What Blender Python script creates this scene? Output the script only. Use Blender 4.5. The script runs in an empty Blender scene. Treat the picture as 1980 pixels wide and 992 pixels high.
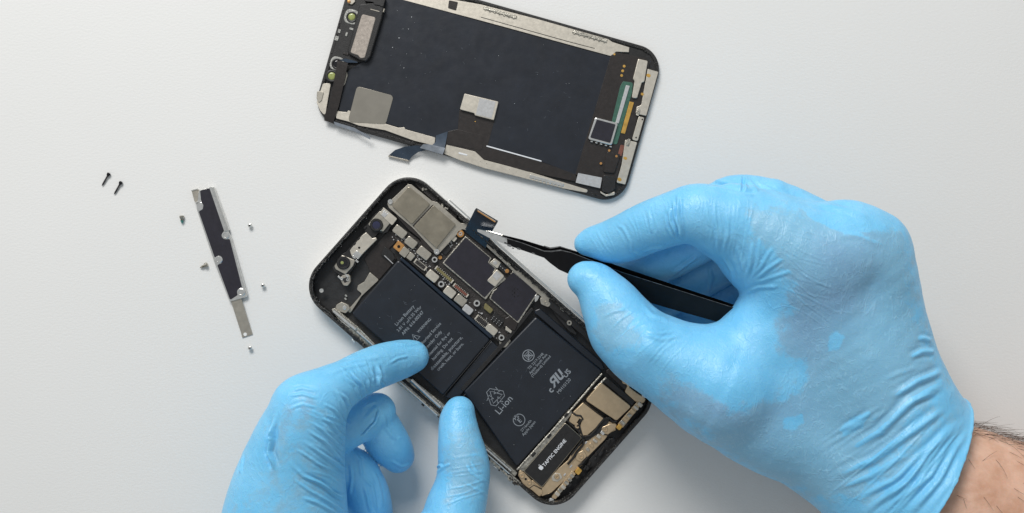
import bpy, bmesh, math, random
import numpy as np
from mathutils import Vector, noise as mnoise
R = math.radians
random.seed(7); rng = np.random.default_rng(7)
scene = bpy.context.scene
COL = scene.collection
scene.unit_settings.system = 'METRIC'
scene.unit_settings.scale_length = 0.01            # 1 unit = 1 cm

# ------------------------------------------------------------------ camera, world, lamps, exposure
D, K = 42.0, 45.0                                   # lens height above the table (cm); photo px per cm on the table
cam = bpy.data.objects.new('camera', bpy.data.cameras.new('camera'))
COL.objects.link(cam); scene.camera = cam
cam.location = (0, 0, D); cam.data.sensor_width = 36.0
cam.data.lens = 36.0 * D / (1980 / K)
cam.data.clip_start = 0.5; cam.data.clip_end = 2000

world = bpy.data.worlds.new('World'); scene.world = world; world.use_nodes = True
wb = world.node_tree.nodes['Background']
wb.inputs[0].default_value = (0.93, 0.97, 1.0, 1); wb.inputs[1].default_value = 0.41

def area(name, loc, target, sx, sy, power, col):
    l = bpy.data.lights.new(name, 'AREA'); l.shape = 'RECTANGLE'; l.size = sx; l.size_y = sy
    l.energy = power; l.color = col
    o = bpy.data.objects.new(name, l); COL.objects.link(o); o.location = loc
    o.rotation_euler = (Vector(target) - Vector(loc)).to_track_quat('-Z', 'Y').to_euler()
    return o
area('window_light', (-34, 98, 84), (0, 0, 0), 64, 46, 172000, (1.0, 0.985, 0.96))

vs = scene.view_settings
vs.view_transform = 'Standard'; vs.look = 'None'; vs.gamma = 1; vs.exposure = 0.0
vs.use_curve_mapping = False
scene.cycles.max_bounces = 6

# ------------------------------------------------------------------ helpers
def lin(c): c /= 255.0; return c / 12.92 if c <= 0.04045 else ((c + 0.055) / 1.055) ** 2.4
def S(r, g, b): return (lin(r), lin(g), lin(b), 1.0)
def W(px, py, z=0.0):
    s = (D - z) / D / K
    return ((px - 990) * s, (496 - py) * s, z)
def rad(r, z): return r / K * (D - z) / D

MATS = {}
def mat(name, col, rough=0.5, metal=0.0, var=0.12, vscale=6.0, bump=0.0, bscale=40.0, rvar=0.1, spec=0.5, coat=0.0, col2=None):
    m = bpy.data.materials.new(name); m.use_nodes = True; nt = m.node_tree; b = nt.nodes['Principled BSDF']
    tc = nt.nodes.new('ShaderNodeTexCoord')
    n = nt.nodes.new('ShaderNodeTexNoise'); n.inputs['Scale'].default_value = vscale; n.inputs['Detail'].default_value = 6
    nt.links.new(tc.outputs['Object'], n.inputs['Vector'])
    mx = nt.nodes.new('ShaderNodeMix'); mx.data_type = 'RGBA'
    c2 = col2 if col2 else tuple(min(1, c * (1 + 2 * var)) for c in col[:3]) + (1,)
    c1 = tuple(c * (1 - var) for c in col[:3]) + (1,)
    mx.inputs['A'].default_value = c1; mx.inputs['B'].default_value = c2
    cr = nt.nodes.new('ShaderNodeMapRange'); cr.inputs[1].default_value = 0.3; cr.inputs[2].default_value = 0.75
    nt.links.new(n.outputs['Fac'], cr.inputs[0]); nt.links.new(cr.outputs[0], mx.inputs['Factor'])
    nt.links.new(mx.outputs['Result'], b.inputs['Base Color'])
    b.inputs['Metallic'].default_value = metal
    b.inputs['Specular IOR Level'].default_value = spec
    b.inputs['Coat Weight'].default_value = coat
    rr = nt.nodes.new('ShaderNodeMapRange'); rr.inputs[3].default_value = max(0.03, rough - rvar); rr.inputs[4].default_value = min(1, rough + rvar)
    n2 = nt.nodes.new('ShaderNodeTexNoise'); n2.inputs['Scale'].default_value = vscale * 2.3; n2.inputs['Detail'].default_value = 8
    nt.links.new(tc.outputs['Object'], n2.inputs['Vector'])
    nt.links.new(n2.outputs['Fac'], rr.inputs[0]); nt.links.new(rr.outputs[0], b.inputs['Roughness'])
    if bump:
        n3 = nt.nodes.new('ShaderNodeTexNoise'); n3.inputs['Scale'].default_value = bscale; n3.inputs['Detail'].default_value = 5
        nt.links.new(tc.outputs['Object'], n3.inputs['Vector'])
        bp = nt.nodes.new('ShaderNodeBump'); bp.inputs['Strength'].default_value = bump; bp.inputs['Distance'].default_value = 0.05
        nt.links.new(n3.outputs['Fac'], bp.inputs['Height']); nt.links.new(bp.outputs[0], b.inputs['Normal'])
    MATS[name] = m
    return m

mat('black_plastic', S(27, 26, 26), 0.42, var=0.25, bump=0.15, bscale=30)
mat('black_flex', S(36, 31, 29), 0.38, var=0.2, bump=0.1, bscale=20)
mat('gum', S(40, 39, 37), 0.35, var=0.5, vscale=14, bump=0.8, bscale=25)
mat('film', S(27, 31, 39), 0.34, var=0.15, vscale=1.2, bump=0.22, bscale=1.6, rvar=0.08)
mat('battery_wrap', S(24, 29, 37), 0.38, var=0.14, vscale=1.5, bump=0.10, bscale=2.5, rvar=0.06)
mat('shield_film', S(31, 29, 38), 0.40, var=0.12, vscale=3, bump=0.05, bscale=8)
mat('beige_metal', S(208, 201, 188), 0.42, 0.85, var=0.06, vscale=4, bump=0.05, bscale=30)
mat('tan_metal', S(203, 180, 148), 0.40, 0.8, var=0.06, vscale=4, bump=0.05, bscale=30)
mat('grey_metal', S(182, 176, 164), 0.38, 0.85, var=0.08, vscale=5, bump=0.05, bscale=30)
mat('camera_metal', S(160, 152, 136), 0.34, 0.9, var=0.10, vscale=2, bump=0.06, bscale=60)
mat('steel', S(226, 225, 221), 0.24, 0.95, var=0.08, vscale=6, bump=0.05, bscale=30)
mat('dirty_steel', S(164, 160, 150), 0.35, 0.9, var=0.4, vscale=9, bump=0.4, bscale=25)
mat('mirror_steel', S(200, 192, 178), 0.16, 1.0, var=0.04, vscale=2, bump=0.10, bscale=1.4, rvar=0.05)
mat('speaker_mesh', S(158, 149, 140), 0.6, 0.35, var=0.15, vscale=9, bump=0.3, bscale=60)
mat('gold', S(214, 170, 90), 0.35, 0.75, var=0.12)
mat('copper', S(190, 140, 84), 0.42, 0.6, var=0.15)
mat('green_board', S(54, 92, 78), 0.42, var=0.15, vscale=8)
mat('olive', S(120, 112, 76), 0.5, 0.4, var=0.2, vscale=10)
mat('rust_red', S(118, 72, 60), 0.5, 0.2, var=0.2, vscale=10)
mat('pcb', S(34, 30, 28), 0.5, var=0.35, vscale=12, bump=0.5, bscale=18)
mat('cavity', S(30, 30, 31), 0.5, var=0.3, vscale=3, bump=0.2, bscale=8)
mat('label_grey', S(178, 178, 178), 0.45, 0.3, var=0.08, vscale=10)
mat('foil_blue', S(158, 164, 172), 0.28, 0.7, var=0.15, vscale=4, bump=0.2, bscale=5)
mat('flex_blue', S(52, 64, 78), 0.3, 0.2, var=0.15, vscale=3)
mat('flex_dark_blue', S(22, 34, 48), 0.32, 0.1, var=0.15, vscale=3)
mat('glass_black', S(12, 12, 16), 0.12, var=0.1, coat=0.4)
mat('lens_blue', S(24, 26, 58), 0.08, var=0.2, vscale=4, coat=1.0)
mat('lens_green', S(140, 148, 84), 0.3, var=0.15, vscale=12, coat=0.5)
mat('glue', S(150, 150, 145), 0.3, var=0.3, vscale=12, bump=0.6, bscale=15)
mat('print_grey', S(132, 138, 144), 0.6, var=0.05)
mat('print_white', S(215, 217, 220), 0.6, var=0.03)
mat('print_dark', S(24, 22, 30), 0.5, var=0.03)
mat('tweezer_black', S(9, 9, 11), 0.34, spec=0.22, var=0.25, vscale=4, bump=0.08, bscale=25)
mat('tweezer_edge', S(120, 120, 120), 0.3, 0.9, var=0.4, vscale=5)
mat('black_screw', S(24, 22, 24), 0.4, 0.5, var=0.2)
mat('teal_lock', S(64, 140, 134), 0.5, var=0.1)
mat('dust', S(205, 208, 210), 0.8, var=0.05)
mat('scuff', S(66, 72, 80), 0.5, var=0.2)
mat('hair', S(92, 74, 62), 0.5, var=0.2)

ROOT = {}
def base_of(p):
    while p is not None and p not in ROOT: p = p.parent
    return Vector(ROOT[p]) if p is not None else Vector((0, 0, 0))
def tag(o, label, cat, group=None, kind=None):
    if label: o['label'] = label
    if cat: o['category'] = cat
    if group: o['group'] = group
    if kind: o['kind'] = kind
    return o
def thing(name, loc, label, cat, group=None):
    o = bpy.data.objects.new(name, None); COL.objects.link(o); o.location = loc; o.empty_display_size = 0.3
    ROOT[o] = tuple(loc); return tag(o, label, cat, group)
def link(name, me, m, parent=None, smooth=35, kind=None, label=None):
    ms = m if isinstance(m, (list, tuple)) else [m]
    for x in ms: me.materials.append(MATS[x] if isinstance(x, str) else x)
    if parent is not None:
        b = base_of(parent)
        if b.length: me.transform(__import__('mathutils').Matrix.Translation(-b))
    if smooth:
        for p in me.polygons: p.use_smooth = True
        me.set_sharp_from_angle(angle=R(smooth))
    o = bpy.data.objects.new(name, me); COL.objects.link(o)
    if parent is not None: o.parent = parent
    if kind: o['kind'] = kind
    if label: o['label'] = label
    return o
def raw(name, verts, faces, m, parent=None, **kw):
    me = bpy.data.meshes.new(name); me.from_pydata([tuple(v) for v in verts], [], faces); me.update()
    bm = bmesh.new(); bm.from_mesh(me); bmesh.ops.recalc_face_normals(bm, faces=bm.faces); bm.to_mesh(me); bm.free()
    return link(name, me, m, parent, **kw)

def area2(p): return 0.5 * sum(p[i][0] * p[(i + 1) % len(p)][1] - p[(i + 1) % len(p)][0] * p[i][1] for i in range(len(p)))
def fillet(poly, r, seg=4):
    if r <= 0: return list(poly)
    out = []; n = len(poly)
    for i in range(n):
        p0, p, p1 = Vector(poly[i - 1]), Vector(poly[i]), Vector(poly[(i + 1) % n])
        a, b = (p0 - p), (p1 - p); la, lb = a.length, b.length
        if la < 1e-6 or lb < 1e-6: out.append(tuple(p)); continue
        a /= la; b /= lb
        ang = math.acos(max(-1, min(1, a.dot(b))))
        if ang > 2.95: out.append(tuple(p)); continue
        t = min(r / math.tan(ang / 2), 0.45 * la, 0.45 * lb); rr = t * math.tan(ang / 2)
        bis = (a + b); bis.normalize(); c = p + bis * (rr / math.sin(ang / 2))
        s, e = p + a * t, p + b * t
        a0 = math.atan2(s.y - c.y, s.x - c.x); a1 = math.atan2(e.y - c.y, e.x - c.x); d = (a1 - a0 + math.pi) % (2 * math.pi) - math.pi
        for k in range(seg + 1):
            q = a0 + d * k / seg; out.append((c.x + rr * math.cos(q), c.y + rr * math.sin(q)))
    return out
def inset(poly, d):
    n = len(poly); out = []
    for i in range(n):
        p0, p, p1 = Vector(poly[i - 1]), Vector(poly[i]), Vector(poly[(i + 1) % n])
        e0, e1 = p - p0, p1 - p
        if e0.length < 1e-7: e0 = e1
        if e1.length < 1e-7: e1 = e0
        n0 = Vector((-e0.y, e0.x)).normalized(); n1 = Vector((-e1.y, e1.x)).normalized()
        m = n0 + n1
        if m.length < 1e-3: m = n0
        m.normalize(); q = p + m * (d / max(0.4, m.dot(n0))); out.append((q.x, q.y))
    return out
def prism_data(poly, z0, z1, bevel):
    if area2(poly) < 0: poly = poly[::-1]
    n = len(poly); b = min(bevel, (z1 - z0) * 0.45)
    rings = [(poly, z0), (poly, z1 - b), (inset(poly, b * 0.35), z1 - b * 0.35), (inset(poly, b), z1)] if b > 0 else [(poly, z0), (poly, z1)]
    v = []; f = []
    for pl, z in rings: v += [(x, y, z) for x, y in pl]
    for k in range(len(rings) - 1):
        for i in range(n):
            j = (i + 1) % n; f.append((k * n + i, k * n + j, (k + 1) * n + j, (k + 1) * n + i))
    f.append(tuple(range((len(rings) - 1) * n, len(rings) * n))); f.append(tuple(range(n - 1, -1, -1)))
    return v, f
def prism(name, px, z0, z1, m, parent=None, r=0, bevel=0.012, **kw):
    """slab with the outline px (photo pixels, read at the height of its top), from z0 up to z1"""
    poly = [W(x, y, z1)[:2] for x, y in px]
    v, f = prism_data(fillet(poly, r / K), z0, z1, bevel)
    kw.setdefault('smooth', 16)
    return raw(name, v, f, m, parent, **kw)
def quad(c, w, h, ang):
    """rectangle: centre px, size along/across, angle in photo degrees (clockwise, y down)"""
    ca, sa = math.cos(R(ang)), math.sin(R(ang))
    return [(c[0] + x * ca - y * sa, c[1] + x * sa + y * ca) for x, y in ((-w/2, -h/2), (w/2, -h/2), (w/2, h/2), (-w/2, h/2))]
def block(name, c, w, h, ang, z0, z1, m, parent, r=0, bevel=0.012, **kw):
    return prism(name, quad(c, w, h, ang), z0, z1, m, parent, r, bevel, **kw)
def lathe(name, c, prof, m, parent=None, seg=24, **kw):
    """turned shape standing at photo pixel c; prof = [(radius cm, z)]"""
    zt = max(z for _, z in prof); x0, y0, _ = W(c[0], c[1], zt)
    v = []; f = []; n = seg
    for r_, z in prof: v += [(x0 + r_ * math.cos(2*math.pi*i/n), y0 + r_ * math.sin(2*math.pi*i/n), z) for i in range(n)]
    for k in range(len(prof) - 1):
        for i in range(n): f.append((k*n+i, k*n+(i+1) % n, (k+1)*n+(i+1) % n, (k+1)*n+i))
    f.append(tuple(range(n))); f.append(tuple(range((len(prof)-1)*n, len(prof)*n)))
    return raw(name, v, f, m, parent, **kw)
def tube_data(path, r, n=6, base=0):
    v = []; f = []; m = len(path)
    rs = r if isinstance(r, (list, tuple, np.ndarray)) else [r] * m
    for i, p in enumerate(path):
        a = Vector(path[max(0, i-1)]); b = Vector(path[min(m-1, i+1)]); t = (b - a)
        t = t.normalized() if t.length > 1e-9 else Vector((1, 0, 0))
        u = t.cross(Vector((0.13, 0.21, 0.97))).normalized(); w = t.cross(u)
        for k in range(n):
            q = 2*math.pi*k/n; v.append(Vector(p) + (u*math.cos(q) + w*math.sin(q)) * rs[i])
    for i in range(m-1):
        for k in range(n): f.append((base+i*n+k, base+i*n+(k+1) % n, base+(i+1)*n+(k+1) % n, base+(i+1)*n+k))
    f.append(tuple(base+k for k in range(n))[::-1]); f.append(tuple(base+(m-1)*n+k for k in range(n)))
    return v, f
def tube(name, path, r, m, parent=None, n=8, **kw):
    v, f = tube_data(path, r, n); return raw(name, v, f, m, parent, **kw)
def rr_outline(C, L, Wd, r, ang, seg=10):
    """rounded rectangle in world cm, long axis turned ang degrees clockwise in the photo"""
    out = []; ca, sa = math.cos(R(-ang)), math.sin(R(-ang))
    for cx, cy, a0 in ((L/2-r, Wd/2-r, 0), (-L/2+r, Wd/2-r, 90), (-L/2+r, -Wd/2+r, 180), (L/2-r, -Wd/2+r, 270)):
        for k in range(seg+1):
            q = R(a0 + 90*k/seg); x = cx + r*math.cos(q); y = cy + r*math.sin(q)
            out.append((C[0] + x*ca - y*sa, C[1] + x*sa + y*ca))
    return out
def densify(poly, step):
    out = []
    for i in range(len(poly)):
        a, b = Vector(poly[i]), Vector(poly[(i+1) % len(poly)]); n = max(1, int((b-a).length / step))
        for k in range(n): out.append(tuple(a.lerp(b, k/n)))
    return out
def sweep(name, C, L, Wd, r, ang, prof, m, parent=None, cap=False, jag=0.0, **kw):
    """closed band round a rounded rectangle: prof = [(inset, z)]"""
    v = []; f = []; n = None
    for k, (d, z) in enumerate(prof):
        ring = rr_outline(C, L-2*d, Wd-2*d, max(r-d, 0.05), ang, 14)
        if n is None: n = len(ring)
        v += [(x, y, z) for x, y in ring]
    for k in range(len(prof)-1):
        for i in range(n): f.append((k*n+i, k*n+(i+1) % n, (k+1)*n+(i+1) % n, (k+1)*n+i))
    if cap: f.append(tuple(range((len(prof)-1)*n, len(prof)*n)))
    else:
        k = len(prof)-1
        for i in range(n): f.append((k*n+i, k*n+(i+1) % n, (i+1) % n, i))
    return raw(name, v, f, m, parent, **kw)
def loft(name, stations, m, parent=None, **kw):
    """strip with thickness; station = (upper px, lower px, z upper, z lower, thickness)"""
    v = []; f = []
    for (a, b, za, zb, t) in stations:
        A, B = Vector(W(*a, za)), Vector(W(*b, zb)); dn = Vector((0, 0, -t))
        v += [A, B, B + dn, A + dn]
    for i in range(len(stations)-1):
        for k in range(4): f.append((i*4+k, i*4+(k+1) % 4, (i+1)*4+(k+1) % 4, (i+1)*4+k))
    f.append((0, 1, 2, 3)); e = (len(stations)-1)*4; f.append((e, e+1, e+2, e+3))
    return raw(name, v, f, m, parent, smooth=kw.pop('smooth', 30), **kw)

# ---- print: letters and marks as thin flat ink on the surface
class Ink:
    def __init__(s): s.v = []; s.f = []
    def text(s, txt, p0, p1, z, bold=0.0, mirror=False, size=None):
        cu = bpy.data.curves.new('ink', 'FONT'); cu.body = txt; cu.size = 1; cu.offset = bold; cu.resolution_u = 2
        o = bpy.data.objects.new('ink', cu); COL.objects.link(o)
        bpy.context.view_layer.update()
        me = bpy.data.meshes.new_from_object(o.evaluated_get(bpy.context.evaluated_depsgraph_get()))
        co = np.array([v.co[:] for v in me.vertices]); fs = [tuple(p.vertices) for p in me.polygons]
        bpy.data.objects.remove(o); bpy.data.curves.remove(cu)
        a, b = Vector(W(*p0, z)), Vector(W(*p1, z)); u = (b - a); wd = u.length; u.normalize(); w = Vector((-u.y, u.x, 0))
        x0, x1 = co[:, 0].min(), co[:, 0].max(); sc = wd / (x1 - x0); sy = sc if size is None else size / K
        base = len(s.v)
        for x, y, _ in co:
            xx = (x - x0) * sc
            if mirror: xx = wd - xx
            s.v.append(a + u * xx + w * (y * sy))
        s.f += [tuple(base + i for i in q) for q in fs]; bpy.data.meshes.remove(me)
    def stroke(s, pts, z, w, closed=False):
        P = [Vector(W(x, y, z)) for x, y in pts]; n = len(P); base = len(s.v); h = w / K / 2
        for i in range(n):
            a = P[(i-1) % n] if closed or i > 0 else P[i]; b = P[(i+1) % n] if closed or i < n-1 else P[i]
            t = (b - a).normalized(); nn = Vector((-t.y, t.x, 0)); s.v += [P[i] + nn*h, P[i] - nn*h]
        for i in range(n if closed else n-1):
            j = (i+1) % n; s.f.append((base+2*i, base+2*i+1, base+2*j+1, base+2*j))
    def circle(s, c, r, z, w): s.stroke([(c[0]+r*math.cos(2*math.pi*k/28), c[1]+r*math.sin(2*math.pi*k/28)) for k in range(28)], z, w, True)
    def fill(s, pts, z):
        base = len(s.v); s.v += [Vector(W(x, y, z)) for x, y in pts]; s.f.append(tuple(range(base, base+len(pts))))
    def build(s, name, m, parent): return raw(name, s.v, s.f, m, parent, smooth=0)

# ---- signed-distance hands: chains of balls and swollen outlines, meshed by surface nets
def smin(a, b, k):
    h = np.maximum(k - np.abs(a - b), 0) / k
    return np.minimum(a, b) - h*h*k*0.25
def crspline(P, sub=6):
    P = np.array(P, float); out = []
    for i in range(len(P)-1):
        p0 = P[max(0, i-1)]; p1 = P[i]; p2 = P[i+1]; p3 = P[min(len(P)-1, i+2)]
        for k in range(sub):
            t = k/sub
            out.append(0.5*((2*p1) + (-p0+p2)*t + (2*p0-5*p1+4*p2-p3)*t*t + (-p0+3*p1-3*p2+p3)*t**3))
    out.append(P[-1]); return np.array(out)
class Body:
    def __init__(s, lo, hi, h):
        s.h = h; s.lo = np.array(lo, float); n = np.ceil((np.array(hi)-s.lo)/h).astype(int)+1
        s.ax = [s.lo[i]+h*np.arange(n[i]) for i in range(3)]; s.f = np.full(n, 50.0)
    def _sub(s, lo, hi):
        sl = [slice(max(0, int((lo[i]-s.lo[i])/s.h)), max(1, min(len(s.ax[i]), int((hi[i]-s.lo[i])/s.h)+2))) for i in range(3)]
        return tuple(sl), np.meshgrid(*[s.ax[i][sl[i]] for i in range(3)], indexing='ij', sparse=True)
    def chain(s, pts, k=0.3, flat=1.0, sub=6):
        """pts = (px, py, z, r px) along a finger"""
        C = crspline([(*W(x, y, z), rad(r, z)) for x, y, z, r in pts], sub)
        m = max(k, 0.4)+0.1; rmax = C[:, 3].max()
        lo = C[:, :3].min(0)-rmax-m; hi = C[:, :3].max(0)+rmax+m
        sl, (X, Y, Z) = s._sub(lo, hi)
        if 0 in [q.stop-q.start for q in sl]: return
        g = np.full([q.stop-q.start for q in sl], 50.0)
        for a, b in zip(C[:-1], C[1:]):
            d = b[:3]-a[:3]; L2 = d@d+1e-9
            t = np.clip(((X-a[0])*d[0]+(Y-a[1])*d[1]+(Z-a[2])*d[2])/L2, 0, 1)
            dd = np.sqrt((X-a[0]-t*d[0])**2+(Y-a[1]-t*d[1])**2+((Z-a[2]-t*d[2])/flat)**2)-(a[3]+t*(b[3]-a[3]))
            g = np.minimum(g, dd)
        s.f[sl] = smin(s.f[sl], g, k)
    def swell(s, px, zc, H, Rr, k=0.5):
        """outline px swollen to half thickness H about the tilted plane zc(x, y), rounded over Rr"""
        zm = zc(*np.mean(np.array(px), 0)) if callable(zc) else zc
        P = np.array([W(x, y, zm)[:2] for x, y in px])
        lo = np.r_[P.min(0)-1.0, -1]; hi = np.r_[P.max(0)+1.0, 14]
        sl, (X, Y, Z) = s._sub(lo, hi); X2, Y2 = np.broadcast_arrays(X[:, :, 0], Y[:, :, 0])
        d = polydist(X2, Y2, P)
        for _ in range(6):
            e = np.pad(d, 1, mode='edge'); d = (e[:-2, 1:-1]+e[2:, 1:-1]+e[1:-1, :-2]+e[1:-1, 2:]+2*d)/6
        sc = K*D/(D-zm); zz = zc(990+X2*sc, 496-Y2*sc) if callable(zc) else np.full_like(d, zc)
        q = np.maximum(Rr-d, 0)[:, :, None]
        g = np.sqrt(q*q+((Z-zz[:, :, None])*Rr/H)**2+1e-6)-Rr
        s.f[sl] = smin(s.f[sl], g, k)
    def cut(s, p, n):
        X, Y, Z = np.meshgrid(*s.ax, indexing='ij', sparse=True)
        s.f = np.maximum(s.f, (X-p[0])*n[0]+(Y-p[1])*n[1]+(Z-p[2])*n[2])
    def mesh(s, name, smooth=2):
        f = s.f; ins = f < 0
        n = np.array(f.shape); cnt = np.zeros(n-1, int); off = [(i, j, k) for i in (0, 1) for j in (0, 1) for k in (0, 1)]
        cv = lambda o: tuple(slice(o[a], n[a]-1+o[a]) for a in range(3))
        for o in off: cnt += ins[cv(o)]
        act = (cnt > 0) & (cnt < 8); idx = np.argwhere(act); vid = np.full(n-1, -1); vid[act] = np.arange(len(idx))
        acc = np.zeros((len(idx), 3)); num = np.zeros(len(idx))
        for o in off:
            for a in range(3):
                if o[a]: continue
                o2 = list(o); o2[a] = 1
                fa = f[tuple((idx+np.array(o)).T)]; fb = f[tuple((idx+np.array(o2)).T)]
                m = (fa < 0) != (fb < 0); t = np.where(m, fa/np.where(m, fa-fb, 1), 0)
                p = np.repeat(np.array([o], float), len(idx), 0); p[:, a] = t
                acc[m] += p[m]; num[m] += 1
        V = s.lo+s.h*(idx+acc/num[:, None]); Q = []
        for a in range(3):
            b, c = (a+1) % 3, (a+2) % 3
            A = [slice(1, -1)]*3; A[a] = slice(0, -1); B = [slice(1, -1)]*3; B[a] = slice(1, None)
            x = ins[tuple(A)] != ins[tuple(B)]; fl = ins[tuple(A)][x]; e = np.argwhere(x)
            base = e.copy(); base[:, b] += 1; base[:, c] += 1
            def cell(db, dc):
                q = base.copy(); q[:, b] -= db; q[:, c] -= dc; return vid[tuple(q.T)]
            q = np.stack([cell(1, 1), cell(0, 1), cell(0, 0), cell(1, 0)], 1)
            q[~fl] = q[~fl][:, ::-1]; Q.append(q)
        Q = np.concatenate(Q)
        E = np.concatenate([Q[:, [0, 1]], Q[:, [1, 2]], Q[:, [2, 3]], Q[:, [3, 0]]])
        for _ in range(smooth):
            sm = np.zeros_like(V); ct = np.zeros(len(V))
            for i in range(3): sm[:, i] = np.bincount(E[:, 0], V[E[:, 1], i], len(V))
            ct = np.bincount(E[:, 0], minlength=len(V)); V = V*0.4+0.6*sm/np.maximum(ct, 1)[:, None]
        me = bpy.data.meshes.new(name)
        me.vertices.add(len(V)); me.vertices.foreach_set('co', V.astype(np.float32).ravel())
        me.loops.add(Q.size); me.loops.foreach_set('vertex_index', Q.astype(np.int32).ravel())
        me.polygons.add(len(Q)); me.polygons.foreach_set('loop_start', np.arange(0, Q.size, 4, dtype=np.int32))
        me.update(calc_edges=True); me.validate()
        return me
def polydist(X, Y, P):
    """signed distance to a polygon, positive inside"""
    d = np.full(X.shape, 1e9); inside = np.zeros(X.shape, bool)
    for i in range(len(P)):
        a, b = P[i], P[(i+1) % len(P)]; e = b-a; L = e@e+1e-12
        t = np.clip(((X-a[0])*e[0]+(Y-a[1])*e[1])/L, 0, 1)
        d = np.minimum(d, (X-a[0]-t*e[0])**2+(Y-a[1]-t*e[1])**2)
        c = ((a[1] > Y) != (b[1] > Y)); xs = a[0]+(Y-a[1])*e[0]/(e[1] if abs(e[1]) > 1e-12 else 1e-12)
        inside ^= c & (X < xs)
    d = np.sqrt(d); return np.where(inside, d, -d)
def linedist(x, y, pts):
    d = np.full(x.shape, 1e9); sd = np.zeros(x.shape); tt = np.zeros(x.shape); n = len(pts)-1
    for i in range(n):
        a, b = np.array(pts[i], float), np.array(pts[i+1], float); e = b-a; L = e@e+1e-9
        t = np.clip(((x-a[0])*e[0]+(y-a[1])*e[1])/L, 0, 1); rx = x-a[0]-t*e[0]; ry = y-a[1]-t*e[1]
        q = np.hypot(rx, ry); m = q < d; d = np.where(m, q, d)
        sd = np.where(m, q*np.sign(rx*e[1]-ry*e[0]), sd); tt = np.where(m, (i+t)/n, tt)
    return sd, tt
def vnoise(p, sc, seed=0):
    """smooth value noise, numpy"""
    q = p*sc+seed*17.3; i = np.floor(q).astype(np.int64); f = q-i; f = f*f*(3-2*f); out = 0
    for dx in (0, 1):
        for dy in (0, 1):
            for dz in (0, 1):
                h = ((i[:, 0]+dx)*73856093) ^ ((i[:, 1]+dy)*19349663) ^ ((i[:, 2]+dz)*83492791)
                h = (h*2654435761) & 0xffffffff; h = ((h >> 13) ^ h)*1274126177 & 0xffffffff
                r = (h & 0xffff)/65535.0
                out = out+r*(f[:, 0] if dx else 1-f[:, 0])*(f[:, 1] if dy else 1-f[:, 1])*(f[:, 2] if dz else 1-f[:, 2])
    return out*2-1
def refine(me):
    o = bpy.data.objects.new('tmp', me); COL.objects.link(o); md = o.modifiers.new('s', 'SUBSURF'); md.levels = 1
    bpy.context.view_layer.update(); m2 = bpy.data.meshes.new_from_object(o.evaluated_get(bpy.context.evaluated_depsgraph_get()))
    bpy.data.objects.remove(o); bpy.data.meshes.remove(me); return m2
def getco(me):
    a = np.empty(len(me.vertices)*3, np.float32); me.vertices.foreach_get('co', a); return a.reshape(-1, 3).astype(float)
def getno(me):
    a = np.empty(len(me.vertices)*3, np.float32); me.vertex_normals.foreach_get('vector', a); return a.reshape(-1, 3).astype(float)
def topx(co): s = K*D/(D-co[:, 2]); return 990+co[:, 0]*s, 496-co[:, 1]*s
def wrinkle(me, folds, loose=0.018, seed=1, fade=None):
    """press glove folds into the surface: fold = (px polyline, width px, height cm[, zmin])"""
    co, no = getco(me), getno(me); x, y = topx(co); w = np.clip((no[:, 2]+0.15)/0.4, 0, 1); d = np.zeros(len(co))
    for f in folds:
        pts, wd, h = f[:3]; zmin = f[3] if len(f) > 3 else -9
        P = np.array(pts); m = np.where((x > P[:, 0].min()-4*wd) & (x < P[:, 0].max()+4*wd) & (y > P[:, 1].min()-4*wd) & (y < P[:, 1].max()+4*wd) & (co[:, 2] > zmin))[0]
        if not len(m): continue
        jx = vnoise(co[m], 1.1, seed+3)*wd*0.7
        sd, t = linedist(x[m]+jx, y[m]-jx, pts); q = sd/wd
        tap = np.clip(np.minimum(t*2.6, (1-t)*6), 0, 1); tap = tap*tap*(3-2*tap)
        e = np.exp(-q*q*1.2); d[m] += h*tap*w[m]*(e-0.55*np.exp(-(q-1.5)**2*1.6)-0.55*np.exp(-(q+1.5)**2*1.6))
    fold = d.copy()
    if fade is not None: d *= fade(co)
    d += loose*(vnoise(co, 0.9, seed)+0.5*vnoise(co, 2.1, seed+1)+0.22*vnoise(co, 4.7, seed+2))
    co = co+no*d[:, None]; me.vertices.foreach_set('co', co.astype(np.float32).ravel()); me.update(); return fold
def fan(a0, a1, b0, b1, n, w, h, jit=5, bend=6, seed=0, zmin=-9):
    """n folds spread between the segments a0-a1 and b0-b1"""
    r = random.Random(seed); out = []
    for i in range(n):
        t = (i+0.5+r.uniform(-.25, .25))/n
        p = [a0[k]+(b0[k]-a0[k])*t+r.uniform(-jit, jit) for k in (0, 1)]; q = [a1[k]+(b1[k]-a1[k])*t+r.uniform(-jit, jit) for k in (0, 1)]
        m = [(p[k]+q[k])/2+r.uniform(-bend, bend) for k in (0, 1)]
        out.append(([p, m, q], w*r.uniform(.7, 1.25), h*r.uniform(.5, 1.1), zmin))
    return out

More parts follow.
